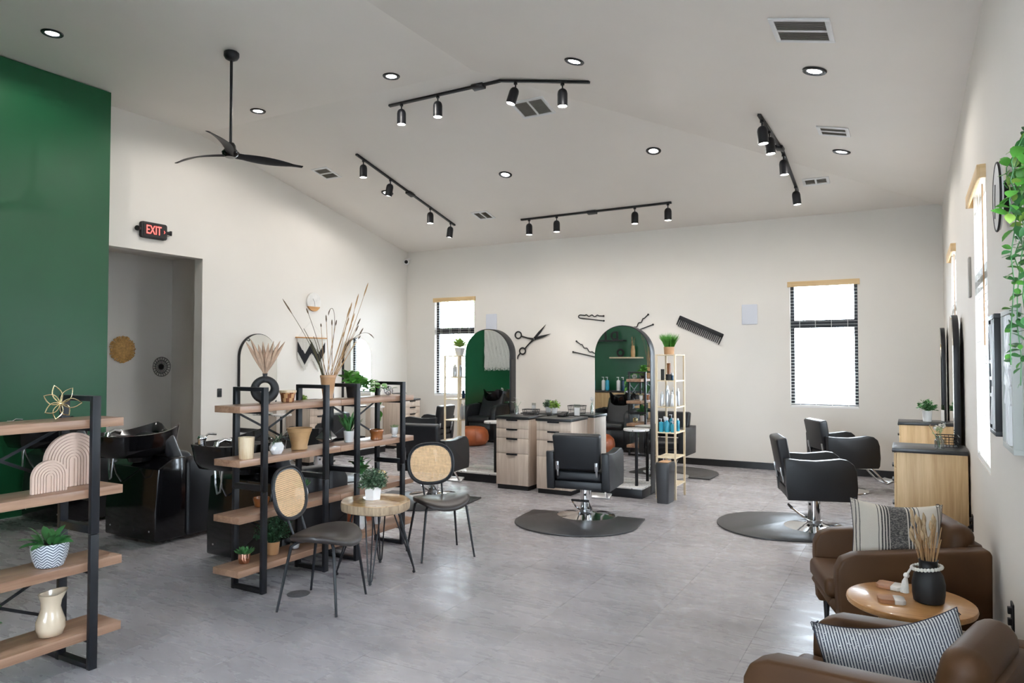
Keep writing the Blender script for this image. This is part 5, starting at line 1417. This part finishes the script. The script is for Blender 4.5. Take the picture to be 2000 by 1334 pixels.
for (x, y, z, r, h, mt, k, lb) in [(-5.69, 8.50, 1.37, .024, .165, 'silver', 'can', 'dull silver can at the left on the upper shelf of the left tower'), (-5.645, 8.45, 1.37, .024, .175, 'silver', 'can', 'dull silver can in the middle on the upper shelf of the left tower'), (-5.60, 8.52, 1.37, .024, .17, 'silver', 'can', 'dull silver can behind the front post on the upper shelf of the left tower'),
        (-5.565, 8.66, 1.37, .022, .14, 'blackmatte', 'can', 'black bottle at the right on the upper shelf of the left tower'), (-5.57, 8.55, 1.063, .022, .15, 'navy', 'pump', 'navy pump bottle beside the left arched mirror on the left tower'), (-5.57, 8.64, 1.063, .024, .13, 'blue', 'pump', 'teal pump bottle beside the left arched mirror on the left tower'),
        (-5.565, 8.50, .768, .024, .22, 'silver', 'can', 'tall silver can on the lower shelf of the left tower, front'), (-5.565, 8.58, .768, .024, .24, 'silver', 'can', 'tall silver can on the lower shelf of the left tower, middle'), (-5.64, 8.60, .768, .02, .15, 'silver', 'can', 'short silver can on the lower shelf of the left tower')]:
    bottle('product_bottle', lb, 'bottle', x, y, z, r, h, mt, k, 'bottles on the left tower')
t = thing('potted_grass', 'bright green grass tuft in a kraft pot on top of the right tower', 'plant', (-2.49, 8.25, 1.672))
pot(t, hollow([(.055, 0), (.057, .003), (.062, .085), (.062, .09)]), M['grasspot'], .055, .082)
m = MB(); r = random.Random(5)
for i in range(420):
    a = r.uniform(0, 6.28); q = r.random() ** .5; L = r.uniform(.15, .21); b = Vector((.052 * q * math.cos(a), .052 * q * math.sin(a), .08)); e = b + Vector((.085 * q * math.cos(a), .085 * q * math.sin(a), L * (1 - .2 * q)))
    md = b.lerp(e, .6) - Vector((.015 * q * math.cos(a), .015 * q * math.sin(a), 0)); w_ = Vector((-math.sin(a + 1), math.cos(a + 1), 0)) * .0022
    m.add([b - w_, b + w_, md + w_, md - w_, e], [(0, 1, 2, 3), (3, 2, 4)])
m.build('grass_blades', M['leafbright'], t, smooth=False, kind='stuff')
t = thing('potted_plant', 'lime green broad-leaved plant in a white square pot on top of the left tower', 'plant', (-5.60, 8.50, 1.672))
m = MB(); m.loft([[(-.035, -.035, 0), (.035, -.035, 0), (.035, .035, 0), (-.035, .035, 0)], [(-.055, -.055, .11), (.055, -.055, .11), (.055, .055, .11), (-.055, .055, .11)]])
m.build('pot', M['whiteceram'], t, bevel=.003)
rosette(t, LM['lime'], .12, 8, 4, 25, 88, .012, s0=1.5, s1=1.3)
MB().cyl((0, 0, .10), (0, 0, .14), .008, n=8).build('stem', M['leaf'], t)
t = thing('waste_bin', 'slim black waste bin standing in front of the right tower', 'bin', (-2.455, 7.955, 0))
MB().loft([[(x, y, 0) for x, y in rrect(.135, .24, .03)], [(x, y, .42) for x, y in rrect(.165, .275, .035)], [(x, y, .452) for x, y in rrect(.150, .26, .03)]], True, False).build('body', M['rubber'], t, ang=50)
MB().prism(rrect(.150, .26, .03), .444, .452).build('lid', M['worktop'], t)
MB().prism(rrect(.11, .17, .02), .452, .460).build('liner', M['grasspot'], t, bevel=.003)

# ------------------------------------------------------------------ things on the cabinets
H_ = .9055
def wire_basket(label, x, y, z, sx, sy, h, rz=0):
    t = thing('wire_basket', label, 'basket', (x, y, z), rz, group='black wire baskets'); m = MB(); r = .0024
    for q, k in ((.003, .88), (h * .5, .94), (h, 1.0)): m.tube([(a * k, b * k, q) for a, b in rrect(sx, sy, .015, 3)], r * (1.8 if q == h else 1), 5, closed=True)
    n = max(4, int(sx / .03))
    for i in range(n + 1):
        u = -sx / 2 + .012 + (sx - .024) * i / n
        for s in (-1, 1): m.tube([(u * .88, s * sy / 2 * .88, .003), (u, s * sy / 2, h)], r * .8, 4)
    k2 = max(3, int(sy / .03))
    for i in range(k2 + 1):
        u = -sy / 2 + .012 + (sy - .024) * i / k2
        for s in (-1, 1): m.tube([(s * sx / 2 * .88, u * .88, .003), (s * sx / 2, u, h)], r * .8, 4)
    for i in range(6): u = -sx * .4 + sx * .8 * i / 5; m.tube([(u, -sy * .43, .003), (u, sy * .43, .003)], r * .8, 4)
    m.build('wire_frame', M['blackmatte'], t, smooth=False); return t
def card_stand(label, x, y, z, w_, h, rz):
    t = thing('card_holder', label, 'card holder', (x, y, z), rz, group='clear card holders')
    MB().bb(-w_ / 2, w_ / 2, -.022, .022, 0, .003).bb(-w_ / 2, w_ / 2, -.002, .002, .003, h).build('acrylic_stand', M['clear'], t, smooth=False)
    MB().bb(-w_ / 2 + .006, w_ / 2 - .006, -.0035, -.0025, h * .1, h * .72).build('card', M['paper'], t, smooth=False)
def bud_vase(label, x, y, z, r, h, flowers, group=None):
    t = thing('flower_vase', label, 'vase', (x, y, z))
    MB().lathe([(0, 0), (r, 0), (r, h * .65), (r * .55, h * .85), (r * .6, h), (r * .5, h), (r * .45, h * .84), (r * .88, h * .63), (r * .88, .006), (0, .006)], 20).build('glass_body', M['clear'], t)
    for dx, dy, dz, mt, k in flowers:
        MB().tube([(dx * .05, dy * .05, .01), (dx * .4, dy * .4, h), (dx, dy, h + dz)], .0018, 5).build('flower_stem', M['leaf'], t)
        m = MB(); rr = random.Random(int(dx * 1000) + 7)
        if k == 'head':
            for i in range(26):
                q = Euler((rr.uniform(0, 6), rr.uniform(0, 6), rr.uniform(0, 6))).to_matrix(); c = Vector((dx, dy, h + dz)) + q @ Vector((0, 0, .022))
                m.add([c + q @ Vector(v) for v in ((-.011, 0, 0), (0, -.008, .003), (.011, 0, 0), (0, .008, .003))], [(0, 1, 2, 3)])
            m.build('blossom', M[mt], t, smooth=False)
        else:
            for i in range(5):
                a = 2 * PI * i / 5; c = Vector((dx, dy, h + dz)); d = Vector((math.cos(a), math.sin(a) * .6, .15 * math.sin(a * 2))); s_ = Vector((-d.y, d.x, 0)) * .3
                m.add([c, c + d * .028 + s_ * .028, c + d * .055, c + d * .028 - s_ * .028], [(0, 1, 2, 3)])
            m.build('blossom', M[mt], t, smooth=False)
bud_vase('clear vase with white blossoms on the left ash cabinet', -4.475, 8.13, H_, .030, .11, [(-.05, .0, .05, 'paper', 'petal'), (.06, .02, .06, 'paper', 'petal'), (0, 0, .10, 'paper', 'petal'), (-.02, .02, .03, 'leafpale', 'petal')])
wire_basket('low black wire basket on the left ash cabinet', -4.27, 8.14, H_, .19, .15, .07)
card_stand('clear card holder behind the wire basket on the left', -4.50, 8.66, H_, .08, .12, rad(-20))
for x, y, mt, lb in ((-4.27, 8.64, 'leafgrey', 'grey-green plant in a small white pot between the two arched mirrors'), (-4.135, 8.555, 'leaflime', 'lime green plant in a small white pot between the two arched mirrors')):
    t = thing('potted_plant', lb, 'plant', (x, y, H_)); pot(t, hollow([(.030, 0), (.033, .003), (.040, .07), (.042, .075)]), M['whiteceram'], .036, .066, 22)
    sprigs(46, .06, .06, .07, .10, .030, seed=int(abs(x) * 100), z0=.066).build('foliage', M[mt], t, kind='stuff')
t = thing('card_reader', 'small black card terminal on the right ash cabinet', 'card reader', (-3.79, 8.08, H_), rad(-10))
MB().prism([(-.06, 0), (.06, 0), (.06, .055), (.045, .06), (-.06, .02)], -.045, .045, 'yz').build('body', M['blackgloss'], t, bevel=.004)
MB().prism([(-.05, .0238), (.03, .0545), (.03, .056), (-.05, .0253)], -.035, .035, 'yz').build('screen', M['screen'], t)
wire_basket('taller black wire basket behind the card holder on the right', -3.84, 8.62, H_, .21, .16, .105)
card_stand('clear card holder at the right edge of the right ash cabinet', -3.625, 8.14, H_, .095, .155, rad(-15))
bud_vase('slim clear vase with a white flower beside the right arched mirror', -3.62, 8.60, H_, .022, .15, [(.0, 0, .05, 'paper', 'head'), (.012, .01, .02, 'leaf', 'petal')])
t = thing('potted_plant', 'small yellow-green plant in a white pot on the left wall cabinet', 'plant', (-8.25, 8.09, H_)); pot(t, hollow([(.030, 0), (.033, .003), (.040, .07), (.042, .075)]), M['whiteceram'], .036, .066, 20)
sprigs(36, .07, .07, .07, .10, .034, seed=77, z0=.066).build('foliage', M['leaflime'], t, kind='stuff')
wire_basket('black wire basket on the left wall cabinet behind the bookshelf', -8.22, 8.315, H_, .16, .22, .085)
wire_basket('black wire basket on the far corner cabinet of the left wall', -8.25, 10.50, H_, .16, .24, .095)
bud_vase('cut glass vase with pale flowers on the right wall cabinet', .185, 6.60, H_, .035, .10, [(-.02, 0, .06, 'yarnwhite', 'head'), (.02, .01, .08, 'yarnwhite', 'head'), (0, -.02, .05, 'leafpale', 'head'), (-.07, 0, .08, 'pampas', 'petal'), (-.05, .02, .02, 'leafpale', 'petal')])
wire_basket('black wire basket behind the cut glass vase on the right wall', .245, 6.79, H_, .16, .22, .085)
t = thing('potted_plant', 'small green plant in a white cup on the farther right wall cabinet', 'plant', (.15, 9.46, H_)); pot(t, hollow([(.040, 0), (.043, .003), (.050, .12), (.052, .125)]), M['whiteceram'], .045, .115, 20)
sprigs(30, .09, .09, .08, .16, .045, seed=12, z0=.11).build('foliage', M['leaf'], t, kind='stuff')
card_stand('clear card holder beside the plant on the farther right wall cabinet', .30, 9.33, H_, .09, .20, rad(-70))

# ------------------------------------------------------------------ coffee table things
t = thing('black_vase', 'matte black bottle vase of dried bunny tails on the round coffee table', 'vase', (.055, 3.80, .5))
MB().lathe(hollow([(.052, 0), (.062, .006), (.067, .04), (.068, .085), (.060, .125), (.044, .148), (.038, .160), (.038, .185), (.042, .192)], .005), 32).build('body', M['blackmatte'], t)
for i in range(34):
    a = R_.uniform(0, 6.28); q = R_.uniform(.1, 1); e = Vector((-.022 + .062 * q * math.cos(a), .062 * q * math.sin(a), .19 + R_.uniform(.05, .185))); b = Vector((.02 * math.cos(a), .02 * math.sin(a), .10))
    md = b.lerp(e, .6) + Vector((0, 0, .02)); s_ = MB().tube([b, md, e], .0015, 5).build('stalk', M['straw'], t)
    d = (e - md).normalized(); MB().tube([e - d * .006, e + d * .006, e + d * .022, e + d * .042], [.003, .0072, .008, .0015], 7).build('bunny_tail', M['bunny'], s_)
for i in range(16):
    a = R_.uniform(0, 6.28); b = Vector((.02 * math.cos(a), .02 * math.sin(a), .12)); e = Vector((.05 * math.cos(a) + .01, .05 * math.sin(a), .19 + R_.uniform(.07, .16)))
    MB().tube([b, e], .0022, 5).build('grass_stem', M['straw'], t)
t = thing('bead_garland', 'cream wooden bead garland with tassel draped round the black vase', 'garland', (.055, 3.80, .5))
m = MB()
for i in range(26):
    a = 2 * PI * i / 26; m.sphere((.060 * math.cos(a) - .006, .060 * math.sin(a), .156 + .008 * math.cos(a)), .0085, 10, 7)
m.build('beads', M['yarnwhite'], t)
m = MB(); c = Vector((-.068, -.020, .150)); e = Vector((-.088, -.03, .115)); m.tube([c, e], .005, 6).sphere(e, .013, 10, 8)
for i in range(18):
    a = 2 * PI * i / 18; m.tube([e, e + Vector((.010 * math.cos(a) - .006, .010 * math.sin(a), -.03)), e + Vector((.016 * math.cos(a) - .008, .016 * math.sin(a), -.078))], .0035, 5)
m.build('tassel', M['yarnwhite'], t)
for x, y, a, lb in ((-.105, 3.945, -12, 'wood and marble coaster farther back on the coffee table'), (-.095, 3.72, 8, 'wood and marble coaster nearer the pinstriped pillow on the coffee table')):
    t = thing('coaster', lb, 'coaster', (x, y, .5005), rad(a), group='wood and marble coasters')
    MB().prism([(-.056, -.030), (-.042, -.044), (.010, -.044), (.010, .044), (-.042, .044), (-.056, .030)], 0, .019).build('wood_half', M['cutwood'], t, bevel=.002)
    MB().prism([(.0103, -.044), (.042, -.044), (.056, -.030), (.056, .030), (.042, .044), (.0103, .044)], 0, .019).build('marble_half', M['marble'], t, bevel=.002)

# ------------------------------------------------------------------ hanging plant by the right edge
t = thing('hanging_plant', 'trailing green plant hanging from a wall planter at the right edge', 'plant', (.31, 2.10, 2.03))
pot(t, hollow([(.03, 0), (.045, .01), (.052, .06), (.052, .09)]), M['whiteceram'], .046, .08)
MB().bb(.05, XR - .3105, -.03, .03, .02, .07).build('wall_bracket', M['blackmatte'], t)
LM['ovl'] = leaf_mesh('leaf', .050, .034, M['leafbright'], .4, .2, 4); LM['ovm'] = leaf_mesh('leaf', .046, .030, M['leaf'], .4, .2, 4); LM['pal'] = leaf_mesh('leaf', .040, .026, M['leaflime'], .4, .2, 4)
for k in range(14):
    a, q, L = [(rad(150), .095, .30), (rad(190), .105, .53), (rad(215), .09, .42), (rad(172), .085, .58), (rad(240), .10, .22), (rad(130), .10, .16), (rad(200), .08, .12), (rad(165), .06, .40), (rad(225), .07, .50),
               (rad(265), .09, .26), (rad(100), .08, .30), (rad(180), .11, .10), (rad(245), .06, .34), (rad(205), .115, .18)][k]
    q *= .84; c, s_ = math.cos(a), math.sin(a); pts = [Vector((.02 * c, .02 * s_, .08)), Vector((q * .7 * c, q * .7 * s_, .125))]
    for i in range(1, 9): pts.append(Vector((q * c + R_.uniform(-.008, .008) - .012 * (i / 8) ** 2, q * s_ + R_.uniform(-.008, .008), .09 - L * i / 8)))
    MB().tube(pts, .0014, 5).build('vine', M['leaf'], t)
    for i in range(int(10 + L * 46)):
        s = R_.random() * (len(pts) - 1.01); j = int(s); p = pts[j].lerp(pts[j + 1], s - j); lo = p.z < -.12
        put_leaf(t, LM[R_.choice(['oval', 'ovald', 'ovm'] if lo else ['ovl', 'ovm', 'pal', 'ovl'])], p, R_.uniform(0, 6.28), rad(R_.uniform(-60, 40)), R_.uniform(.55, .95), R_.uniform(-.8, .8))

# ------------------------------------------------------------------ what the mirrors show: the backwash wall
t = thing('back_counter', 'long beige counter with dark top behind the backwash units, seen in the right arched mirror', 'counter', (-6.35, 1.75, 0))
MB().bb(-1.62, 1.55, -.197, .19, 0, .91).build('carcass', M['cabwarm'], t); MB().bb(-1.63, 1.57, -.197, .21, .91, .945).build('counter_top', M['worktop'], t)
for k in range(5): MB().bb(-1.6 + .63 * k, -1.6 + .63 * k + .61, .19, .205, .08, .89).build('door', M['cabwarm'], t)
for x, mt, lb in ((-6.19, 'blue', 'teal pump bottle at the left of the counter in the right mirror'), (-5.95, 'white', 'white pump bottle beside a teal one in the right mirror'), (-5.86, 'blue', 'teal pump bottle beside a white one in the right mirror'), (-5.60, 'white', 'white pump bottle with dark label in the right mirror'), (-5.49, 'navy', 'dark blue pump bottle in the right mirror')):
    t = bottle('pump_bottle', lb, 'bottle', x, 1.80, .9455, .042, .30, mt, 'pump', 'pump bottles on the back counter')
t = thing('wall_shelf', 'pale wood wall shelf on the green wall, seen in the right arched mirror', 'shelf', (-5.47, 1.66, 1.68))
MB().bb(-.36, .36, -.108, .10, -.03, 0).build('board', M['bamboo'], t, bevel=.003)
t = thing('wall_shelf', 'dark wall shelf carrying letters on the green wall, seen in the right arched mirror', 'shelf', (-6.1, 1.66, 2.06))
MB().bb(-.75, .60, -.108, .10, -.03, 0).build('board', M['blackmatte'], t, bevel=.003)
for x, ch in ((-5.74, 'D'), (-5.95, 'I')):
    t = thing('block_letter', f'black block letter {ch} on the dark wall shelf, seen mirrored', 'letter', (x, 1.67, 2.0605))
    me = text_mesh(ch, .26, .018); me.materials.append(M['blackmatte']); o = link('letter_body', me, t, (0, 0, .0)); o.rotation_euler = (rad(90), 0, PI)
    zs = [v.co.y for v in me.vertices]; o.location = (0, 0, -min(zs))
t = thing('tan_vase', 'tan bottle vase with dried sprigs on the pale wall shelf in the right mirror', 'vase', (-5.31, 1.67, 1.6805))
MB().lathe(hollow([(.04, 0), (.045, .01), (.05, .12), (.04, .2), (.035, .25)], .005), 22).build('body', M['terra'], t)
for k in range(7): MB().tube([(0, 0, .1), (R_.uniform(-.1, .1), R_.uniform(-.06, .06), R_.uniform(.35, .45))], .003, 5).build('sprig', M['straw'], t)
t = thing('ring_ornament', 'black ring ornament on the pale wall shelf in the right mirror', 'ornament', (-5.60, 1.67, 1.6805))
MB().tube([(.07 * math.cos(2 * PI * i / 28), 0, .095 + .07 * math.sin(2 * PI * i / 28)) for i in range(28)], .022, 10, closed=True).build('ring', M['blackmatte'], t)
t = wthing('macrame_hanging', 'large cream knotted wall hanging on the green wall, seen in the left arched mirror', 'wall hanging', on_wall('green', 3.06, 2.27, .015))
MB().cyl((-.60, 0, .012), (.60, 0, .012), .013, n=10).build('dowel', M['bamboo'], t)
m = MB()
for i in range(56):
    x = -.56 + 1.12 * i / 55; L = .85 + .04 * math.sin(i * 1.9); kn = []
    for j in range(15):
        s = j / 14; kn.append((x + .012 * math.sin(s * 14 + (i % 8) * .8) * (1 if s < .7 else .3), -L * s, .014 + .010 * max(0, math.sin(s * 12 + (i // 8)))))
    m.tube(kn, .0085, 6)
m.build('cords', M['yarnwhite'], t, kind='stuff')
